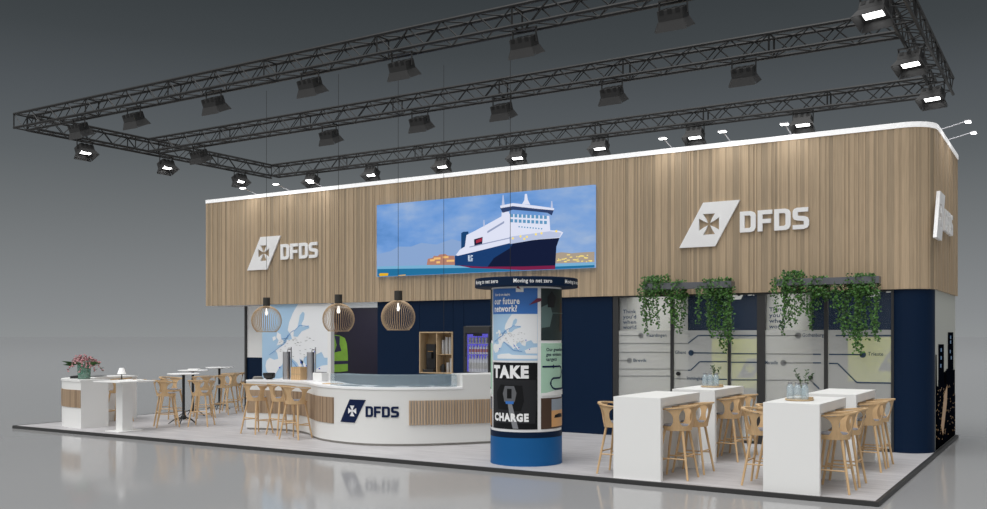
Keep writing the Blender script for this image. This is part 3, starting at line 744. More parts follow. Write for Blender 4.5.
spots = [(-15.02, 'thin arm spotlight on the coping, first from the far end'), (-13.93, 'thin arm spotlight on the coping, second from the far end'), (-12.89, 'thin arm spotlight on the coping, third from the far end'),
         (-4.37, 'thin arm spotlight on the coping above the emblem of the large logo'), (-3.28, 'thin arm spotlight on the coping between emblem and letters of the large logo'), (-2.22, 'thin arm spotlight on the coping above the letters of the large logo')]
for i, (x, lab) in enumerate(spots):
    if i == 0: asp.location = (x, 4.97, 5.31); asp['label'] = lab
    else: dup(asp, (x, 4.97, 5.31), 0, lab)
dup(asp, (-.07, 5.92, 5.31), math.pi/2, 'thin arm spotlight on the short side, nearer the rounded corner')
dup(asp, (-.07, 6.91, 5.31), math.pi/2, 'thin arm spotlight on the short side, farther from the rounded corner')

# ================================================================== STOOLS
def make_stool():
    o = empty('bar_stool')
    MB().lathe([(.05, .655), (.17, .655), (.195, .668), (.195, .685), (.18, .69), (.05, .69)], n=28).build('seat', M['woodlight'], o)
    MB().lathe([(.0, .69), (.165, .69), (.175, .70), (.165, .712), (.0, .716)], n=28, close=False).build('seat_cushion', M['cushion'], o)
    # legs
    for sx in (-1, 1):
        for sy in (-1, 1):
            MB().tube([(sx*.12, sy*.12, .66), (sx*.205, sy*.225, 0)], .019, 8, r1=.015).build('leg', M['woodlight'], o)
    L = lambda sx, sy, z: Vector((sx*(.12+.085*(1-z/.66)), sy*(.12+.105*(1-z/.66)), z))
    mb = MB()
    for a, b, z in (((-1, -1), (-1, 1), .27), ((1, -1), (1, 1), .27), ((-1, 1), (1, 1), .23), ((-1, -1), (1, -1), .31)): mb.tube([L(*a, z), L(*b, z)], .01, 6)
    mb.build('footrest', M['woodlight'], o)
    # bent shell: local back is -Y
    mb = MB(); T = .007
    def pt(ang, h, off=0):  # ang from the back, h 0..1
        k = h**1.1; a = math.radians(ang)
        zt = .965-.05*(abs(ang)/125)**1.5
        r = .188+.072*k+off; z = .64+(zt-.64)*h
        return Vector((math.sin(a)*r, -math.cos(a)*r, z))
    def band(a0, a1, f0, f1, n=40, m=2):
        vs = []; fs = []
        for i in range(n+1):
            for off in (0, T):
                for j in range(m+1):
                    if a0 is not None: ang = a0+(a1-a0)*i/n; h = f0+(f1-f0)*j/m
                    vs.append(pt(ang, h, off))
        row = 2*(m+1)
        for i in range(n):
            for j in range(m):
                a = i*row+j; fs.append((a, a+1, a+row+1, a+row)); b = a+m+1; fs.append((b, b+row, b+row+1, b+1))
            for j in (0, m):
                a = i*row+j; b = a+m+1; fs.append((a, a+row, b+row, b))
        for i in (0, n):
            for j in range(m):
                a = i*row+j; b = a+m+1; fs.append((a, b, b+1, a+1))
        mb.add(vs, fs, True)
    band(-128, 128, 0, .2)
    def upright(c, wm, we, lean=0):
        n = 14; vs = []; fs = []
        for i in range(n+1):
            h = .15+.80*i/n; q = abs(2*i/n-1)**2.6; w_ = wm+(we-wm)*q
            for off in (0, T):
                for e in (-1, -.33, .33, 1): vs.append(pt(c+lean*(h-.5)+e*w_, h, off))
        for i in range(n):
            for j in range(3):
                a = i*8+j; fs.append((a, a+1, a+9, a+8)); fs.append((a+4, a+12, a+13, a+5))
            for j in (0, 3): a = i*8+j; fs.append((a, a+8, a+12, a+4))
        mb.add(vs, fs, True)
    upright(0, 12, 33); upright(72, 10, 28, 6); upright(-72, 10, 28, -6)
    mb.build('backrest', M['woodlight'], o)
    # flat top rail running out into the arms
    mb = MB(); vs = []; fs = []; n = 44
    for i in range(n+1):
        ang = -125+250*i/n; wdt = .024*(1-.35*(abs(ang)/125)**3)
        for (dr, dz) in ((-wdt, .010), (wdt, .014), (wdt, -.006), (-wdt, -.010)):
            p = pt(ang, 1, dr); vs.append((p.x, p.y, p.z+dz))
    for i in range(n):
        for j in range(4): a = i*4+j; b = i*4+(j+1) % 4; fs.append((a, b, b+4, a+4))
    fs += [(3, 2, 1, 0), (n*4, n*4+1, n*4+2, n*4+3)]
    mb.add(vs, fs, True).build('arm_rail', M['woodlight'], o)
    return o
stool = make_stool(); tag(stool, 'x', 'bar stool', 'wooden bar stools')
sfirst = [True]
def place_stool(x, y, face, lab, grp):
    """face = direction (degrees, from +X) the sitter looks"""
    rz = math.radians(face-90)
    if sfirst[0]: sfirst[0] = False; stool.location = (x, y, 0); stool.rotation_euler = (0, 0, rz); stool['label'] = lab; stool['group'] = grp
    else: dup(stool, (x, y, 0), rz, lab, grp)
GA = 'wooden bar stools at the white high tables'
TB = [(-2.59, 'the white table row nearer the poster column'), (-.59, 'the white table row nearer the corner')]
for x, nm in TB:
    for i, y in enumerate((.52, 1.15, 2.64, 3.24)):
        place_stool(x, y, 180, 'bar stool right of %s, %s from front' % (nm, ORD[i]), GA)
place_stool(-3.43, .5, 0, 'lone wooden bar stool by the blue wall side of the front white table', GA)
for i, y in enumerate((.55, 1.18, 2.64, 3.24)):
    place_stool(-1.44, y, 0, 'wooden bar stool in the aisle between the two white table rows, %s from front' % ORD[i], GA)
GC = 'wooden bar stools at the white bar counter'
place_stool(-11.55, 1.62, 88, 'wooden bar stool at the bar counter end farthest from the navy logo', GC)
place_stool(-10.98, 1.72, 75, 'middle wooden bar stool of the three at the bar counter', GC)
place_stool(-10.25, 1.33, 100, 'wooden bar stool at the bar counter closest to the curved front', GC)
GB = 'wooden bar stools around the round bistro tables'
for x, y, f_, lab in ((-14.1, 1.55, 60, 'wooden bar stool in front of the nearest bistro table, beside the small white table'), (-13.62, 2.05, 120, 'wooden bar stool in front of the nearest bistro table, towards the bar counter'),
        (-15.15, 2.55, 20, 'wooden bar stool behind the nearest bistro table, back to the reception'), (-15.15, 3.45, 150, 'wooden bar stool between the nearest and the middle bistro table'),
        (-15.5, 4.35, 200, 'wooden bar stool at the middle bistro table, its back to the counter'), (-15.9, 4.98, 150, 'wooden bar stool in front of the farthest bistro table'),
        (-16.45, 6.0, 210, 'wooden bar stool beyond the farthest bistro table')):
    place_stool(x, y, f_, lab, GB)
place_stool(-15.9, 1.72, 200, 'wooden bar stool tucked behind the curved reception desk', 'wooden bar stool at reception')

# ================================================================== WHITE HIGH TABLES
def high_table(x0, y0, y1, lab):
    o = empty('high_table', (x0, y0, 0)); tag(o, lab, 'table', 'white high tables')
    W = .665; D = y1-y0; H = 1.08; t = .075
    MB().box(0, W, t, D-t, H-.11, H).build('tabletop', M['white'], o)
    MB().box(0, W, 0, t, 0, H).build('end_panel', M['white'], o)
    MB().box(0, W, D-t, D, 0, H).build('end_panel', M['white'], o)
    MB().box(.30, .36, t, D-t, 0, H-.11).build('centre_panel', M['white'], o)
    return o
high_table(-3.31, .08, 1.56, 'front white high table of the row nearer the totem')
high_table(-3.29, 2.16, 3.58, 'white high table behind, near the totem side, with a tray of bottles and sprig')
high_table(-1.31, .04, 1.53, 'front white high table nearest the corner, with tray of glass bottles')
high_table(-1.30, 2.14, 3.60, 'bare white high table nearest the glass doors and navy corner')

# trays with bottles and a sprig
def leaf_quad(mb, c, d, n, L, W):
    d = d.normalized(); s = d.cross(n).normalized()*W/2; up = n.normalized()*L*.12
    mb.add([c, c+d*L*.5+s-up, c+d*L, c+d*L*.5-s-up, c+d*L*.5+up*.4], [(0, 1, 4), (1, 2, 4), (2, 3, 4), (3, 0, 4)])
def sprig(root, c, h, n, rs, mats, spread=.16):
    ms = MB(); ml = MB()
    for i in range(n):
        a = rs.uniform(0, 6.28); tip = Vector((c[0]+math.cos(a)*spread*rs.uniform(.3, 1), c[1]+math.sin(a)*spread*rs.uniform(.3, 1), c[2]+h*rs.uniform(.75, 1)))
        b = Vector(c); mid = (b+tip)/2+Vector((0, 0, h*.1)); ms.tube([b, mid, tip], .0025, 4)
        for k in range(14):
            t = .35+.65*k/13; p = b.lerp(mid, t*2) if t < .5 else mid.lerp(tip, t*2-1)
            d = Vector((rs.uniform(-1, 1), rs.uniform(-1, 1), rs.uniform(-.2, .7))); leaf_quad(ml, p, d, Vector((rs.uniform(-.3, .3), rs.uniform(-.3, .3), 1)), .045, .026)
    ms.build('stem', M['stem'], root); ml.build('leaves', mats, root, fix=False)
def tray_set(x, y, z, where):
    t = empty('serving_tray', (x, y, z)); tag(t, 'oval wooden serving tray on the %s' % where, 'tray', 'serving trays')
    MB().lathe([(0.0, 0), (.16, 0), (.175, .012), (.17, .022), (.155, .014), (0, .012)], n=32, close=False).build('plate', M['woodshelf'], t)
    t.scale = (1, 1.15, 1)
    for i, (dx, dy) in enumerate(((-.10, -.05), (-.01, -.06), (.08, -.05))):
        b = empty('water_bottle', (x+dx, y+dy, z+.0145)); tag(b, 'glass water bottle on the %s tray, %s of three' % (where, ('left', 'middle', 'right')[i]), 'bottle', 'water bottles on trays')
        MB().lathe([(0, 0), (.042, 0), (.044, .01), (.044, .14), (.036, .165), (.026, .18), (.026, .19)], n=16, close=False).build('body', M['bottleglass'], b)
        MB().lathe([(0.026, .19), (.028, .19), (.028, .21), (0, .21)], n=12, close=False).build('cap', M['metal'], b)
    v = empty('sprig_vase', (x+.03, y+.09, z+.0145)); tag(v, 'small glass vase with a leafy green sprig on the %s tray' % where, 'vase', 'vases on trays')
    MB().lathe([(0, 0), (.03, 0), (.034, .03), (.024, .08), (.014, .13), (.017, .14)], n=16, close=False).build('body', M['bottleglass'], v)
    sprig(v, (0, 0, .05), .33, 4, random.Random(int(abs(x)*10)), [M['leafB']], .13)
    c = tag(MB().box(-.05, .05, -.04, .04, 0, .03).build('coaster_stack', M['woodshelf'], bevel=.004), 'small wooden coaster stack on the %s tray' % where, 'coasters', 'coaster stacks')
    c.location = (x+.10, y+.05, z+.0145)
tray_set(-2.95, 3.0, 1.08, 'rear table near the totem')
tray_set(-1.02, .62, 1.08, 'front table near the corner')

# ================================================================== BISTRO TABLES
def bistro(x, y, lab):
    o = empty('bistro_table', (x, y, 0)); tag(o, lab, 'table', 'round bistro tables')
    MB().lathe([(0, 1.062), (.325, 1.062), (.34, 1.068), (.34, 1.078), (.335, 1.082), (0, 1.082)], n=40, close=False).build('tabletop', M['trimwhite'], o)
    MB().tube([(0, 0, .12), (0, 0, 1.062)], .03, 12).lathe([(0, 1.04), (.1, 1.045), (.1, 1.062), (0, 1.062)], n=16, close=False).build('pole', M['black'], o)
    MB().lathe([(0, .09), (.05, .1), (.055, .17), (.03, .2), (0, .2)], n=16, close=False).build('hub', M['black'], o)
    for k in range(5):
        a = 2*math.pi*k/5+.3; c, s = math.cos(a), math.sin(a)
        MB().tube([(c*.03, s*.03, .15), (c*.2, s*.2, .09), (c*.31, s*.31, .012)], .016, 6, r1=.010).build('foot', M['black'], o)
bistro(-14.30, 2.15, 'nearest round bistro table with black column and star foot')
bistro(-15.72, 3.6, 'middle round bistro table, with a white leaflet on it')
bistro(-16.75, 5.32, 'farthest round bistro table at the edge of the stand')
lf = tag(MB().box(-.12, .12, -.09, .09, 0, .03).build('leaflet', M['paper'], bevel=.004), 'thick white leaflet lying on the middle bistro table', 'leaflet'); lf.location = (-15.7, 3.62, 1.082); lf.rotation_euler = (0, 0, .5)

# ================================================================== RECEPTION DESK
def offset_poly(pts, d):
    out = []
    for i, p in enumerate(pts):
        a = Vector(pts[max(i-1, 0)]); b = Vector(pts[min(i+1, len(pts)-1)]); t = (b-a).normalized(); out.append((p[0]+t.y*d, p[1]-t.x*d))
    return out
def catmull(pts, n=8):
    P_ = [Vector((a, b)) for a, b in pts]; P_ = [P_[0]*2-P_[1]]+P_+[P_[-1]*2-P_[-2]]; out = []
    for i in range(1, len(P_)-2):
        for k in range(n):
            t = k/n; a, b, c, d = P_[i-1:i+3]
            out.append(.5*((2*b)+(c-a)*t+(2*a-5*b+4*c-d)*t*t+(3*b-a-3*c+d)*t**3))
    out.append(P_[-2]); return [(p.x, p.y) for p in out]
def ribbon(path, o0, o1, z0, z1, mb, i0=0, i1=None):
    """wall following a path: outward offsets o0 (inner) .. o1 (outer)"""
    i1 = len(path)-1 if i1 is None else i1
    A = offset_poly(path, o0); B = offset_poly(path, o1)
    vs = []; fs = []
    for i in range(i0, i1+1):
        vs += [(A[i][0], A[i][1], z0), (B[i][0], B[i][1], z0), (B[i][0], B[i][1], z1), (A[i][0], A[i][1], z1)]
    n = i1-i0
    for i in range(n):
        for j in range(4): a = i*4+j; b = i*4+(j+1) % 4; fs.append((a, b, b+4, a+4))
    fs += [(3, 2, 1, 0), (n*4, n*4+1, n*4+2, n*4+3)]
    mb.add(vs, fs); return mb
rp = catmull([(-16.78, 2.45), (-16.82, 1.9), (-16.78, 1.4), (-16.6, .95), (-16.25, .6), (-15.8, .42), (-15.24, .36)], 8)
rd = empty('reception_desk', (0, 0, 0)); tag(rd, 'curved white reception desk with wooden inset at the far end of the stand', 'desk')
ribbon(rp, -.60, 0, 0, .95, MB()).build('body', M['white'], rd, smooth=True)
ribbon(rp, -.64, .015, .95, .985, MB()).build('desk_top', M['white'], rd, smooth=True)
mb = MB(); rs = random.Random(2)
for i in range(0, len(rp)-1):
    a, b = Vector((*rp[i], 0)), Vector((*rp[i+1], 0)); m_ = max(1, int((b-a).length/.05))
    for j in range(m_):
        p, q = a.lerp(b, j/m_), a.lerp(b, (j+1)/m_-.1/m_); t = (b-a).normalized(); n_ = Vector((t.y, -t.x, 0)); mb.t = rs.random()
        c0, c1 = p+n_*.012, q+n_*.012; e0, e1 = p-n_*.01, q-n_*.01
        mb.add([(v.x, v.y, z) for z in (.42, .78) for v in (c0, c1, e1, e0)], [(0, 3, 2, 1), (4, 5, 6, 7), (0, 1, 5, 4), (1, 2, 6, 5), (3, 7, 6, 2), (0, 4, 7, 3)])
mb.build('wood_inset', M['inset'], rd, tone=True)
mb = MB(); pp = rp[28]; mb.box(pp[0]-.03, pp[0]+.12, pp[1]-.03, pp[1]+.02, .5, .70); mb.build('logo_plate', M['navylogo'], rd)

# ================================================================== SMALL WHITE T-TABLE
tt = empty('pedestal_table', (-14.08, .52, 0)); tag(tt, 'small white pedestal table beside the reception desk, lamp and brochure on top', 'table')
MB().box(-.41, .41, -.41, .41, .975, 1.0).build('tabletop', M['white'], tt, bevel=.004)
MB().box(-.1, .1, -.12, .12, .02, .975).build('column', M['white'], tt, bevel=.003)
MB().box(-.22, .22, -.28, .28, 0, .02).build('base_plate', M['white'], tt, bevel=.003)
# table lamp
tl = empty('table_lamp', (-14.38, .68, 1.0)); tag(tl, 'small table lamp with white cone shade on the pedestal table', 'lamp')
MB().lathe([(0, 0), (.05, 0), (.05, .01), (.012, .018), (.01, .16), (0, .16)], n=16, close=False).build('stand', M['black'], tl)
MB().lathe([(.085, .12), (.045, .24), (.043, .24), (.083, .12)], n=24, close=False).build('lamp_shade', M['shade'], tl)
# brochure
br = empty('open_brochure', (-13.95, .58, 1.0), .4); tag(br, 'open white brochure lying on the small pedestal table', 'brochure')
mb = MB()
for s in (-1, 1):
    vs = []
    for i in range(7): t = i/6; vs += [(s*t*.2, -.14, .004+.02*math.sin(t*2.6)), (s*t*.2, .14, .004+.02*math.sin(t*2.6))]
    vs += [(v[0], v[1], 0) for v in vs]; fs = [(2*i, 2*i+1, 2*i+3, 2*i+2) for i in range(6)]+[(14+2*i, 14+2*i+2, 14+2*i+3, 14+2*i+1) for i in range(6)]
    fs += [(2*i, 2*i+2, 16+2*i, 14+2*i) for i in range(6)]+[(2*i+1, 15+2*i, 17+2*i, 2*i+3) for i in range(6)]+[(12, 13, 27, 26)]
    mb.add(vs, fs)
mb.build('page', M['paper'], br, smooth=True)
bk = tag(MB().box(-.13, .13, -.1, .1, 0, .012).build('notebook', M['woodlight'], bevel=.003), 'thin tan notebook behind the brochure on the pedestal table', 'notebook'); bk.location = (-14.05, .82, 1.0); bk.rotation_euler = (0, 0, .4)

# flower vase on reception
zr = .985
fv = empty('flower_vase', (-15.66, .72, zr)); tag(fv, 'green glass vase of pink flowers on the reception desk', 'vase')
MB().lathe([(0, 0), (.11, 0), (.12, .02), (.135, .30), (.13, .30), (.115, .03), (0, .02)], n=24, close=False).build('glass_body', M['greenglass'], fv)
rs = random.Random(9); ms, ml, mf, mm = MB(), MB(), MB(), MB()
for i in range(26):
    a = 2*math.pi*i/26+rs.uniform(-.1, .1); R_ = rs.uniform(.12, .40); top = .30+.12*(1-R_/.5)+rs.uniform(.03, .10)
    b = Vector((math.cos(a)*.04, math.sin(a)*.04, .05)); mid = Vector((math.cos(a)*R_*.6, math.sin(a)*R_*.6, top)); droop = .10+.55*max(0, R_-.18)
    tip = Vector((math.cos(a)*R_, math.sin(a)*R_, top-1.3*droop*rs.uniform(.2, 1.1)))
    ms.tube([b, mid*.55+b*.45+Vector((0, 0, .05)), mid, tip], .004, 4)
    for k in range(8):
        t = k/7; p = mid.lerp(tip, t)+Vector((rs.uniform(-.02, .02), rs.uniform(-.02, .02), rs.uniform(-.01, .03)))
        (mf if rs.random() < .68 else mm).lathe([(0, -.012), (.014, -.008), (.02, .004), (.014, .016), (0, .014)], p, 6, False)
        if rs.random() < .5: leaf_quad(ml, p, Vector((rs.uniform(-1, 1), rs.uniform(-1, 1), rs.uniform(-.3, .3))), Vector((0, 0, 1)), .08, .02)
for i in range(10):
    a = rs.uniform(0, 6.28); leaf_quad(ml, Vector((math.cos(a)*.1, math.sin(a)*.1, .32)), Vector((math.cos(a), math.sin(a), rs.uniform(-.1, .2))), Vector((0, 0, 1)), .34, .009)
ms.build('stem', M['stem'], fv); ml.build('leaves', M['leafB'], fv, fix=False); mf.build('pink_blossom', M['pink'], fv); mm.build('mauve_blossom', M['mauve'], fv)
a = tag(MB().box(-.22, .22, -.13, .13, 0, .05).build('black_folder', M['bowl'], bevel=.004), 'flat black folder left of the flower vase on reception', 'folder'); a.location = (-16.15, .95, zr); a.rotation_euler = (0, 0, -.9)
a = tag(MB().box(-.16, .16, -.11, .11, 0, .015).build('tablet', M['bowl'], bevel=.003), 'black tablet lying flat behind the flower vase on reception', 'tablet'); a.location = (-16.45, 1.6, zr); a.rotation_euler = (0, 0, -1.4)

# ================================================================== BAR COUNTER
cpts = [(-12.28, 2.03), (-11.8, 2.16), (-11.35, 2.2), (-10.9, 2.12), (-10.5, 1.92), (-10.1, 1.62), (-9.7, 1.36), (-9.2, 1.19), (-8.7, 1.13), (-8.25, 1.2), (-7.85, 1.40), (-7.5, 1.69), (-7.15, 2.1), (-6.8, 2.6), (-6.6, 3.0)]
cpath = catmull(cpts, 10)
CP = [Vector((a, b, 0)) for a, b in cpath]; CS = [0.0]
for i in range(1, len(CP)): CS.append(CS[-1]+(CP[i]-CP[i-1]).length)
def cp(s):
    s = min(max(s, 0), CS[-1]-1e-4)
    lo = 0
    while CS[lo+1] < s: lo += 1
    t = (s-CS[lo])/(CS[lo+1]-CS[lo]); p = CP[lo].lerp(CP[lo+1], t); d0 = (CP[min(lo+1, len(CP)-1)]-CP[max(lo-1, 0)]).normalized(); d1 = (CP[min(lo+2, len(CP)-1)]-CP[lo]).normalized()
    d = d0.lerp(d1, t).normalized(); return p, Vector((d.y, -d.x, 0))
def cfn(u, v, w): p, n = cp(u); q = p+n*w; return (q.x, q.y, v)
def s_at(upx, z=.6):
    best = min(range(0, 2000), key=lambda k: abs(px((*(cp(CS[-1]*k/2000)[0].xy), z))-upx)); return CS[-1]*best/2000
def idx_at(s): return min(range(len(CS)), key=lambda k: abs(CS[k]-s))
bc = empty('bar_counter', (0, 0, 0)); tag(bc, 'long curved white bar counter with wooden insets and navy logo', 'counter')
iR = idx_at(s_at(463, 1.1)); iL = 0; n_ = len(cpath)-1
ribbon(cpath, -.55, -.03, 0, .04, MB()).build('shadow_plinth', M['ribback'], bc)  # grey strip stands in for the soft shadow along the counter foot
ribbon(cpath, -.60, 0, .04, .965, MB()).build('body', M['counterwhite'], bc, smooth=True)
ribbon(cpath, -.62, .012, .965, 1.0, MB(), 0, iR).build('countertop', M['trimwhite'], bc, smooth=True)
ribbon(cpath, -.60, 0, .965, 1.215, MB(), iR, n_).build('raised_end', M['counterwhite'], bc, smooth=True)
def slat_band(s0, s1, z0, z1, step, gap, dep, name, m, back=None):
    mb = MB(); rs = random.Random(5); s = s0
    while s < s1:
        e = min(s+step*(1-gap), s1); mb.t = rs.random()
        vs = [cfn(a, z, w) for w in (.002, dep) for z in (z0, z1) for a in (s, e)]
        mb.add(vs, [(0, 1, 3, 2), (4, 6, 7, 5), (0, 2, 6, 4), (1, 5, 7, 3), (0, 4, 5, 1), (2, 3, 7, 6)]); s += step
    mb.build(name, m, bc, tone=True)
slat_band(.02, s_at(334, .6), .34, .80, .05, .04, .012, 'wood_inset', M['inset'])
sA, sB = s_at(409, .6), CS[-1]-.02
i0, i1 = idx_at(sA), idx_at(sB)
ribbon(cpath, 0, .006, .36, .78, MB(), i0, i1).build('rib_backing', M['ribback'], bc)
slat_band(sA, sB, .36, .78, .05, .45, .03, 'ribbed_slats', M['ribs'])
# navy logo on the bar front
sl0 = s_at(341, .5); sl1 = s_at(399, .6); kL = (sl1-sl0)/2.29
logo(bc, cfn, kL, sl0, .385, M['navylogo'], M['navylogo'], (.003, .012), cuts=.06, crossmat=M['letterwhite'])
# things standing on the bar wing
def on_counter(upx, back):
    best = min(range(0, 1500), key=lambda k: abs(px((lambda q: (q[0].x-q[1].x*back, q[0].y-q[1].y*back, 1.0))(cp(CS[-1]*k/1500)))-upx))
    p, n = cp(CS[-1]*best/1500); return p-n*back
def small(name, label, cat, upx, back, grp=None): p = on_counter(upx, back); o = empty(name, (p.x, p.y, 1.0)); return tag(o, label, cat, grp)
# glass guard
gs = empty('glass_screen', (0, 0, 0)); tag(gs, 'low curved glass display guard standing on the bar counter top', 'glass screen')
ig = idx_at(s_at(325, 1.1))
ribbon(cpath, -.13, -.12, 1.0, 1.21, MB(), ig, iR-1).build('front_pane', M['caseglass'], gs, smooth=True)
ribbon(cpath, -.45, -.13, 1.2, 1.208, MB(), ig, iR-1).build('top_pane', M['caseglass'], gs, smooth=True)
for i, u_ in enumerate((333, 351, 385, 420, 445)):
    q = on_counter(u_, .32); n = Vector((0, -1, 0))
    o = tag(MB().box(-.17, .17, -.1, .1, 0, .012).build('serving_plate', [M['woodlight'], M['bowl']][i > 0], bevel=.003),
            ['tan board behind the glass guard at the stool end of the bar', 'black plate behind the glass guard above the navy emblem', 'black plate behind the glass guard above the navy letters',
             'black plate behind the glass guard below the open shelf', 'black plate behind the glass guard near the raised counter end'][i], 'plate', 'plates behind the glass guard')
    o.location = (q.x, q.y, 1.0); o.rotation_euler = (0, 0, math.atan2(n.x, -n.y))
for upx, lab in ((286.5, 'tall steel drinks tap column left of the wooden crate on the bar'), (310.5, 'tall steel drinks tap column right of the wooden crate on the bar')):
    o = small('tap_column', lab, 'tap', upx, .42, 'steel tap columns')
    MB().lathe([(0, 0), (.075, 0), (.075, .56), (.07, .565), (0, .565)], n=24, close=False).build('column', M['metal'], o)
    MB().tube([(.13, 0, 0), (.13, 0, .66)], .012, 8).build('pipe', M['metal'], o)
    MB().tube([(.13, 0, .6), (.13, -.09, .62), (.13, -.11, .56)], .011, 8).build('spout', M['metal'], o)
o = small('wooden_crate', 'pale wooden slatted crate between the two steel taps', 'crate', 299, .4)
mb = MB()
for k in range(5): mb.box(-.13+k*.053, -.13+k*.053+.045, -.1, -.09, 0, .26)
for k in range(5): mb.box(-.13+k*.053, -.13+k*.053+.045, .09, .1, 0, .26)
mb.box(-.13, -.12, -.09, .09, 0, .26).box(.12, .13, -.09, .09, 0, .26).box(-.12, .12, -.09, .09, 0, .01)
mb.build('slats', M['woodlight'], o); MB().box(-.132, .132, -.105, -.1, .11, .125).build('handle_strap', M['woodshelf'], o)
o = small('serving_bowl', 'black round bowl on the bar, beside the grey plates', 'bowl', 269, .33)
MB().lathe([(.05, 0), (.10, .03), (.125, .10), (.12, .13), (.115, .13), (.115, .1), (.09, .04), (0, .02)], n=24, close=False).build('basin', M['bowl'], o)
MB().tube([(.12, 0, .1), (.17, 0, .09), (.15, 0, .04), (.10, 0, .04)], .01, 6).build('handle', M['bowl'], o)
for i in range(3):
    o = tag(MB().lathe([(0, 0), (.09-.01*i, 0), (.12-.014*i, .014), (.115-.014*i, .018), (0, .008)], n=24, close=False).build('grey_plate', M['ribback']), 'grey plate at the far end of the bar, %s' % ('bottom of the stack', 'middle of the stack', 'top of the stack')[i], 'plate', 'stacked grey plates')
    p = on_counter(258, .33); o.location = (p.x, p.y, 1.0+.0185*i)
o = small('ice_box', 'white square container with dark lid where the glass guard begins', 'container', 320.5, .35)
MB().box(-.12, .12, -.1, .1, 0, .17).build('body', M['white'], o, bevel=.015); MB().box(-.09, .09, -.08, .08, .17, .18).build('lid', M['bowl'], o)

# ================================================================== WALL SHELF, FRIDGE
yf = 4.935; x0, x1, z0, z1 = SX0+.006, SX1-.006, SZ0+.002, SZ1-.002
sh = empty('wall_shelf', (x0, yf, z0)); tag(sh, 'open oak shelf box set into the navy wall behind the bar', 'shelf')
W, H, D = x1-x0, z1-z0, .32
mb = MB().box(0, W, 0, D, 0, .025).box(0, W, 0, D, H-.025, H).box(0, .025, 0, D, .025, H-.025).box(W-.025, W, 0, D, .025, H-.025).box(0.025, W-.025, D-.015, D, .025, H-.025)
mb.build('case', M['woodshelf'], sh); MB().box(.445, .465, .005, D-.015, .025, H-.025).build('divider', M['woodshelf'], sh)
MB().box(.465, W-.025, .06, D-.015, .40, .415).build('shelf_board', M['woodshelf'], sh)
cm = empty('coffee_machine', (x0+.22, yf+.07, z0+.025)); tag(cm, 'black coffee machine in the left bay of the wall shelf', 'coffee machine')
MB().box(-.12, .12, .04, .19, .06, .60).build('body', M['bowl'], cm, bevel=.01); MB().box(-.14, .14, -.06, .19, 0, .06).build('drip_tray', M['black'], cm, bevel=.005)
MB().box(-.06, .06, -.02, .04, .30, .42).build('brew_head', M['black'], cm); MB().box(-.07, .07, .03, .04, .44, .45).build('display_strip', M['gold'], cm)
for i in range(5):
    hi = i < 3; st_ = empty('cup_stack', (x0+.53+(i % 3)*.09+(0 if hi else .12), yf+.15, z0+(.415 if hi else .025)))
    tag(st_, 'white paper cup stack on the %s wall shelf board, %s' % (('upper', ORD[i]+' from the divider') if hi else ('lower', ('nearer the divider', 'at the outer side')[i-3])), 'cups', 'paper cup stacks')
    h = (.30, .33, .33)[i % 3] if hi else (.2, .3)[i-3]
    mb = MB()
    k = 0
    while k*.03 < h: mb.lathe([(.03, k*.03), (.036, k*.03+.026), (.04, k*.03+.028), (.04, k*.03+.03)], n=12); k += 1
    mb.build('cups', M['cup'], st_)
kt = empty('black_kettle', (x0+.56, yf+.1, z0+.025)); tag(kt, 'black kettle on the lower board of the wall shelf', 'kettle')
MB().lathe([(0, 0), (.055, 0), (.05, .12), (.035, .17), (0, .18)], n=16, close=False).build('body', M['bowl'], kt); MB().tube([(-.045, 0, .14), (-.075, 0, .12), (-.075, 0, .05), (-.05, 0, .03)], .007, 6).build('handle', M['bowl'], kt)

FX = FX0+.008
fr = empty('drinks_fridge', (FX, 4.93, 0)); tag(fr, 'black glass door drinks fridge with violet light set into the navy wall', 'fridge')
W, D = FX1-FX0-.016, .5
mb = MB().box(0, .04, 0, D, 0, 2.085).box(W-.04, W, 0, D, 0, 2.085).box(.04, W-.04, 0, D, 1.94, 2.085).box(.04, W-.04, 0, D, 0, 1.12).box(.04, W-.04, D-.02, D, 1.12, 1.94)
mb.build('cabinet', M['frame'], fr)
MB().box(.05, W-.05, D-.03, D-.022, 1.13, 1.93).build('light_panel', M['fridgeglow'], fr)
MB().box(.041, .046, .08, D-.04, 1.14, 1.92).build('light_panel', M['fridgeglow'], fr)
for z in (1.12, 1.50, 1.72): MB().box(.045, W-.045, .06, D-.03, z, z+.012).build('shelf', M['metal'], fr)
MB().box(.04, W-.04, .005, .01, 1.13, 1.93).build('door_pane', M['glass'], fr)
MB().box(.24, .46, -.004, .004, 1.88, 1.93).build('door_badge', M['dark'], fr)
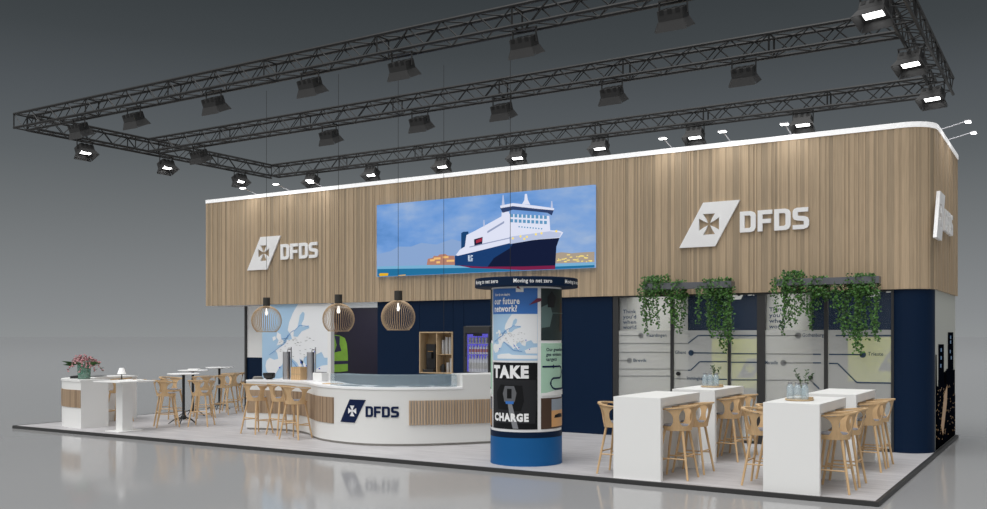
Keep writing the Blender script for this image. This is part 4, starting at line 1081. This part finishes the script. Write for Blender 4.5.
for zi, (z, h, r, nb, m1, m2, nm) in enumerate(((1.132, .35, .033, 8, 'bottlewhite', 'cup', 'tall white bottle on the bottom fridge shelf'), (1.512, .18, .026, 8, 'bottlewhite', 'bottlered', 'small bottle with red label on the middle fridge shelf'), (1.732, .12, .028, 7, 'cup', 'metal', 'small can on the top fridge shelf'))):
    proto = None
    for k in range(nb):
        x = FX+.08+k*((FX1-FX0-.17)/(nb-1))
        lab = nm+', %s of its row' % ORD[k]
        if proto is None:
            proto = empty('drink_bottle' if zi < 2 else 'drink_can', (x, 5.06, z)); tag(proto, lab, 'bottle' if zi < 2 else 'can', ['white bottles in the fridge', 'labelled bottles in the fridge', 'cans in the fridge'][zi])
            MB().lathe([(0, 0), (r, 0), (r, h*.72), (r*.5, h*.86), (r*.45, h)] if zi < 2 else [(0, 0), (r, .004), (r, h-.006), (r*.8, h), (0, h)], n=12, close=zi < 2).build('body', M[m1], proto)
            MB().lathe([(r+.001, h*.2), (r+.001, h*.55)], n=12, close=False).build('label_band', M[m2], proto, fix=True)
        else: dup(proto, (x, 5.06, z), 0, lab)

# ================================================================== ADVERTISING COLUMN
cx, cy, R = -5.075, .82, .532
tcx = empty('advertising_column', (cx, cy, 0)); tag(tcx, 'round poster column on blue base in front of the bar counter', 'advertising column')
MB().lathe([(0, 0), (R+.004, 0), (R+.004, .41), (0, .41)], n=72, close=False).build('base', M['blue'], tcx)
MB().lathe([(0, .41), (R+.004, .41), (R+.004, .495), (0, .495)], n=72, close=False).build('base_band', M['navy'], tcx)
MB().lathe([(0, .495), (R-.006, .495), (R-.006, 2.63), (0, 2.63)], n=72, close=False).build('shaft', M['letterwhite'], tcx)
MB().lathe([(.50, 2.60), (.76, 2.60), (.77, 2.61), (.77, 2.725), (.76, 2.735), (0, 2.735)], n=72, close=False).build('crown_ring', M['navy'], tcx)
FRONT = math.radians(-60.2)
def tf(rad): return lambda u, v, w: ((rad+w)*math.cos(FRONT+u), (rad+w)*math.sin(FRONT+u), v)
t0 = tf(R-.006); t1 = tf(.77)
mb = MB()
for k in range(6):
    vs, fs = text_geo('Moving to net zero', .02); Wd = max(p.x for p in vs); sc = .093
    mb.add([t1(-.24+k*math.pi/3+p.x*.74/Wd+.0, 2.645+p.y*sc*.85, .002) for p in vs], fs)
mb.build('ring_lettering', M['letterwhite'], tcx)
D_ = math.radians
def poster(a0, a1, z0, z1, m, name='poster'):
    return MB().plate([[(D_(a0), z0), (D_(a1), z0), (D_(a1), z1), (D_(a0), z1)]], t0, 0, .006, .08).build(name, m, tcx, smooth=True)
def pd(parent, name, m, loops, l=0): return MB().plate(loops, t0, .006+l*.002, .008+l*.002, .08).build(name, m, parent)
def rect(a0, a1, z0, z1): return [(D_(a0), z0), (D_(a1), z0), (D_(a1), z1), (D_(a0), z1)]
def ptext(parent, items, m, l=0, bold=.03):
    mb = MB()
    for body, a, z, size, wdeg in items:
        vs, fs = text_geo(body, bold); Wd = max(p.x for p in vs)
        mb.add([t0(D_(a)+p.x/Wd*D_(wdeg), z+p.y*size, .0085+l*.002) for p in vs], fs)
    return mb.build('lettering', m, parent)
for q in (0, 2):
    b = q*90
    p1 = poster(-66+b, -.0+b+18, 1.53, 2.575, M['sea'])
    pd(p1, 'blue_header', M['bluebox'], [rect(-66+b, 18+b, 2.205, 2.575)], 0)
    if True:
        ptext(p1, [('How do we design', -58+b, 2.47, .055, 32), ('our future', -60+b, 2.35, .13, 50), ('network?', -60+b, 2.24, .13, 46)], M['letterwhite'], 1)
    cutsz[0] = .08; mapk[0] = .55
    TT = lambda a, c: (D_(-66+b+84*min(max((a-150)/330, 0.004), .996)), 2.2-(min(max(c-70, 0), 420))/430*.66)
    draw_map(p1, TT, t0, .006)
    cutsz[0] = 0
    pd(p1, 'note', M['paper'], [rect(-16+b, -4+b, 2.52, 2.61)], 3)
    pd(p1, 'maroon_arrow', M['maroon'], [[(D_(-15+b), 2.58), (D_(-8+b), 2.555), (D_(-13+b), 2.62)]], 4)
    pd(p1, 'maroon_arrow', M['maroon'], [[(D_(4+b), 2.33), (D_(24+b), 2.39), (D_(24+b), 2.43), (D_(17+b), 2.43)]], 4)
    p2 = poster(-66+b, 18+b, .535, 1.50, M['poster_black'])
    pd(p2, 'car_body', M['poster_dgrey'], [[(D_(-62+b), .62), (D_(14+b), .62), (D_(17+b), 1.0), (D_(16+b), 1.25), (D_(-62+b), 1.25)]], 0)
    pd(p2, 'port_recess', M['poster_black'], [[(D_(-50+b), .82), (D_(-8+b), .80), (D_(-3+b), .95), (D_(-6+b), 1.17), (D_(-44+b), 1.18), (D_(-54+b), 1.05)]], 1)
    pd(p2, 'charging_plug', M['poster_grey'], [[(D_(-36+b), .93), (D_(-18+b), .93), (D_(-15+b), 1.06), (D_(-19+b), 1.16), (D_(-35+b), 1.16), (D_(-39+b), 1.05)]], 2)
    pd(p2, 'charging_plug', M['poster_black'], [[(D_(-31+b), .98), (D_(-23+b), .98), (D_(-23+b), 1.12), (D_(-31+b), 1.12)]], 3)
    pd(p2, 'blue_collar', M['bluebox'], [[(D_(-33+b), .90), (D_(-20+b), .90), (D_(-19+b), .94), (D_(-34+b), .94)]], 3)
    pd(p2, 'charging_cable', M['cable'], [[(D_(-30+b), .92), (D_(-23+b), .92), (D_(-19+b), .78), (D_(-12+b), .545), (D_(-21+b), .545), (D_(-27+b), .76)]], 2)
    ptext(p2, [('TAKE', -60+b, 1.285, .235, 64), ('CHARGE', -58+b, .655, .15, 62)], M['letterwhite'], 3, .06)

for q in (1, 3):
    b = q*90
    p3 = poster(-66+b, 18+b, 1.82, 2.575, M['poster_teal'])
    pd(p3, 'misty_shape', M['poster_mist'], [[(D_(-66+b), 2.0), (D_(-50+b), 2.02), (D_(-44+b), 2.2), (D_(-50+b), 2.36), (D_(-66+b), 2.30)]], 0)
    pd(p3, 'figure', M['poster_dgrey'], [[(D_(-54+b), 2.30), (D_(-40+b), 2.30), (D_(-36+b), 2.45), (D_(-46+b), 2.54), (D_(-55+b), 2.45)]], 1)
    pd(p3, 'figure', M['brown'], [[(D_(-24+b), 1.95), (D_(-10+b), 1.95), (D_(-12+b), 2.35), (D_(-20+b), 2.38)]], 1)
    pd(p3, 'rail_line', M['poster_mist'], [rect(-62+b, 0+b, 2.215, 2.225)], 2)
    p4 = poster(-66+b, 18+b, 1.02, 1.78, M['poster_green'])
    ptext(p4, [('Our greenhouse', -57+b, 1.665, .066, 52), ('gas emission', -57+b, 1.595, .066, 42), ('targets', -57+b, 1.525, .066, 24)], M['navylogo'], 0, .02)
    mb = MB(); Rr = .013
    pts = [(-64, 1.44), (-22, 1.44), (-17, 1.42), (-14, 1.38), (-14, 1.33), (-17, 1.29), (-22, 1.27), (-42, 1.27), (-46, 1.25), (-48, 1.21), (-48, 1.18), (-44, 1.13), (-38, 1.11), (10, 1.11)]
    for (a, c), (d, e) in zip(pts[:-1], pts[1:]):
        a, d = D_(a+b), D_(d+b); L_ = math.hypot(d-a, e-c); nx, nz = -(e-c)/L_*Rr*1.2, (d-a)/L_*Rr
        mb.plate([[(a+nx, c+nz), (d+nx, e+nz), (d-nx, e-nz), (a-nx, c-nz)]], t0, .008, .010, .08)
    for a, c in ((-42, 1.44), (-14, 1.355), (-48, 1.195)): disc(mb, (D_(a+b), c), .028, t0, 12, .008, .0115)
    mb.build('roadmap_line', M['navylogo'], p4)
    pd(p4, 'white_wave', M['paper'], [[(D_(-66+b), 1.02), (D_(18+b), 1.02), (D_(18+b), 1.10), (D_(-40+b), 1.09), (D_(-58+b), 1.06), (D_(-66+b), 1.06)]], 2)
    p5 = poster(-66+b, 18+b, .535, .985, M['brown'])
    pd(p5, 'sunset_view', M['sunset'], [rect(-46+b, 14+b, .56, .80)], 0)
    pd(p5, 'sky_view', M['sunsetsky'], [rect(-46+b, 14+b, .80, .965)], 0)
    pd(p5, 'ship_silhouette', M['poster_black'], [[(D_(-40+b), .69), (D_(-10+b), .69), (D_(-14+b), .74), (D_(-26+b), .75), (D_(-38+b), .73)]], 1)

# ================================================================== PENDANT LAMPS, CABLES
def pendant(x, y, z, lab):
    o = empty('pendant_lamp', (x, y, z)); tag(o, lab, 'lamp', 'pendant lamps over the bar')
    mb = MB(); Rr = .29
    for k in range(44):
        a = 2*math.pi*k/44; pts = []
        for i in range(11):
            ph_ = math.radians(12+i*(128)/10); pts.append((math.sin(ph_)*Rr*math.cos(a), math.sin(ph_)*Rr*math.sin(a), math.cos(ph_)*Rr))
        mb.tube(pts, .0042, 4, cap=False)
    mb.build('shade_ribs', M['pendwood'], o)
    mb = MB(); zz = math.cos(math.radians(140))*Rr; rr = math.sin(math.radians(140))*Rr
    mb.lathe([(rr-.006, zz-.006), (rr+.006, zz-.006), (rr+.006, zz+.006), (rr-.006, zz+.006), (rr-.006, zz-.006)], n=36, close=False)
    mb.build('bottom_ring', M['pendwood'], o)
    MB().lathe([(0, .24), (.068, .24), (.068, .45), (0, .45)], n=24, close=False).build('cap', M['pendcap'], o)
    MB().tube([(0, 0, .45), (0, 0, 6.7-z)], .004, 5).build('cord', M['black'], o)
    MB().lathe([(0, .24), (.015, .24), (.018, .20), (.032, .15), (.022, .11), (0, .10)], n=14, close=False).build('bulb', M['bulb'], o)
def onp(u_, v_, y): p = on_y(u_, v_, y); return p
for (u_, v_, y, lab) in ((266.5, 320.5, 1.9, 'slatted wooden globe pendant in front of the map, above the stools'), (338.5, 319, 1.75, 'slatted wooden globe pendant in front of the green vest print'), (398.2, 317, 1.45, 'slatted wooden globe pendant nearest the wall shelf, against the navy wall')):
    p = onp(u_, v_, y); pendant(p.x, p.y, p.z, lab)
p = on_y(443.8, 200, 2.3)
o = tag(MB().tube([(0, 0, 1.0), (0, 0, 6.7)], .004, 5).build('suspension_cable', M['black']), 'thin dark vertical cable in front of the left part of the video screen picture', 'cable'); o.location = (p.x, p.y, 0)
p = on_y(510.3, 200, 1.1)
o = tag(MB().tube([(0, 0, 2.735), (0, 0, 6.7)], .004, 5).build('suspension_cable', M['black']), 'thin dark vertical cable rising from the round poster column', 'cable'); o.location = (p.x, p.y, 0)

# ================================================================== PLANTERS WITH TRAILING PLANTS
def vine(name, x0, x1, zt, strands, seed, lab):
    """bushy top from x0 to x1 at height zt; strands = list of (x, bottom z)"""
    rs = random.Random(seed); xc = (x0+x1)/2; o = empty(name, (xc, 4.62, zt)); tag(o, lab, 'plant', 'trailing plants on the fascia')
    mA, mB_, mS = MB(), MB(), MB(); base = Vector((xc, 4.62, zt))
    def leaf(p):
        d = Vector((rs.uniform(-1, 1), rs.uniform(-1, .6), rs.uniform(-1.2, .3))); n = Vector((rs.uniform(-.6, .6), -1, rs.uniform(-.2, .8)))
        s = rs.uniform(.032, .055); leaf_quad(mA if rs.random() < .62 else mB_, p-base, d, n, s, s*.85)
    W = x1-x0
    for _ in range(int(1300*W)):
        leaf(Vector((xc+W/2*rs.uniform(-1, 1)*rs.uniform(.6, 1), 4.62+rs.gauss(0, .09), zt+rs.uniform(-.24, .10)*(1))))
    for (x, zb) in strands:
        y = 4.62+rs.uniform(-.12, .08); z = zt; xx = x; pts = [Vector((x, y, z))]
        while z > zb:
            z -= .035; xx += rs.uniform(-.008, .008); y2 = y-.04*math.sin((zt-z)*2); p = Vector((xx, y2, z)); pts.append(p)
            f_ = 1-.55*(zt-z)/max(.1, zt-zb)
            for _ in range(4 if rs.random() < f_ else 3): leaf(p+Vector((rs.gauss(0, .022), rs.gauss(0, .022), rs.uniform(-.02, .02))))
        mS.tube([q-base for q in pts], .003, 4, cap=False)
    mA.build('light_leaves', M['leafA'], o, fix=False); mB_.build('dark_leaves', M['leafB'], o, fix=False); mS.build('stem', M['stem'], o)
def xz(u_, v_): p = on_y(u_, v_, 4.62); return p.x, p.z
def planter(u0, u1, v0, lab):
    a, z = xz(u0, v0); b, _ = xz(u1, v0)
    o = empty('wall_planter', (a, 4.62, z)); tag(o, lab, 'planter', 'metal planters on the fascia')
    mb = MB(); W = b-a; mb.box(0, W, -.1, .1, -.11, -.09).box(0, W, -.1, -.085, -.09, 0).box(0, W, .085, .1, -.09, 0).box(0, .015, -.085, .085, -.09, 0).box(W-.015, W, -.085, .085, -.09, 0)
    mb.build('trough', M['tray'], o)
    for t in (.2, .8): MB().box(W*t-.02, W*t+.02, .1, .27, -.11, -.10).build('bracket', M['tray'], o)
planter(645, 733, 284, 'grey metal planter trough on the fascia above the first white table row')
planter(778, 880, 279.5, 'grey metal planter trough on the fascia above the table row nearest the corner')
for nm, u0, u1, vt, st_, lab in (
    ('a', 643, 670, 281, [(641, 300), (644, 312), (648, 331), (651, 322), (656, 320), (660, 326), (664, 312), (668, 305), (646, 318)], 'bushy trailing green plant at the totem end of the first planter'),
    ('b', 673, 687, 286, [(672, 312), (676, 318), (679, 325), (682, 331), (685, 314), (671, 322)], 'thin trailing green plant in the middle of the first planter'),
    ('c', 703, 734, 284, [(702, 320), (706, 326), (710, 330), (714, 336), (718, 328), (722, 344), (725, 350), (728, 336), (731, 328), (733, 340), (724, 334), (720, 322), (699, 300)], 'longest trailing green plant of the first planter, at the end away from the totem'),
    ('d', 780, 806, 277, [(774, 292), (778, 312), (784, 332), (788, 324), (792, 318), (796, 322), (800, 314), (804, 310), (786, 326)], 'bushy trailing green plant of the second planter, nearest the first planter'),
    ('e', 809, 830, 282, [(808, 312), (811, 328), (814, 320), (818, 306), (824, 300), (830, 298), (836, 305)], 'thin trailing green plant in the middle of the second planter'),
    ('f', 846, 878, 280, [(838, 320), (842, 332), (846, 326), (850, 336), (855, 344), (859, 350), (862, 352), (866, 338), (870, 330), (875, 340), (877, 334), (861, 330), (857, 336)], 'longest trailing green plant of the second planter, nearest the corner')):
    xa_, zt = xz(u0, vt); xb_, _ = xz(u1, vt)
    vine('trailing_plant', xa_, xb_, zt, [xz(*q) for q in st_], ord(nm), lab)
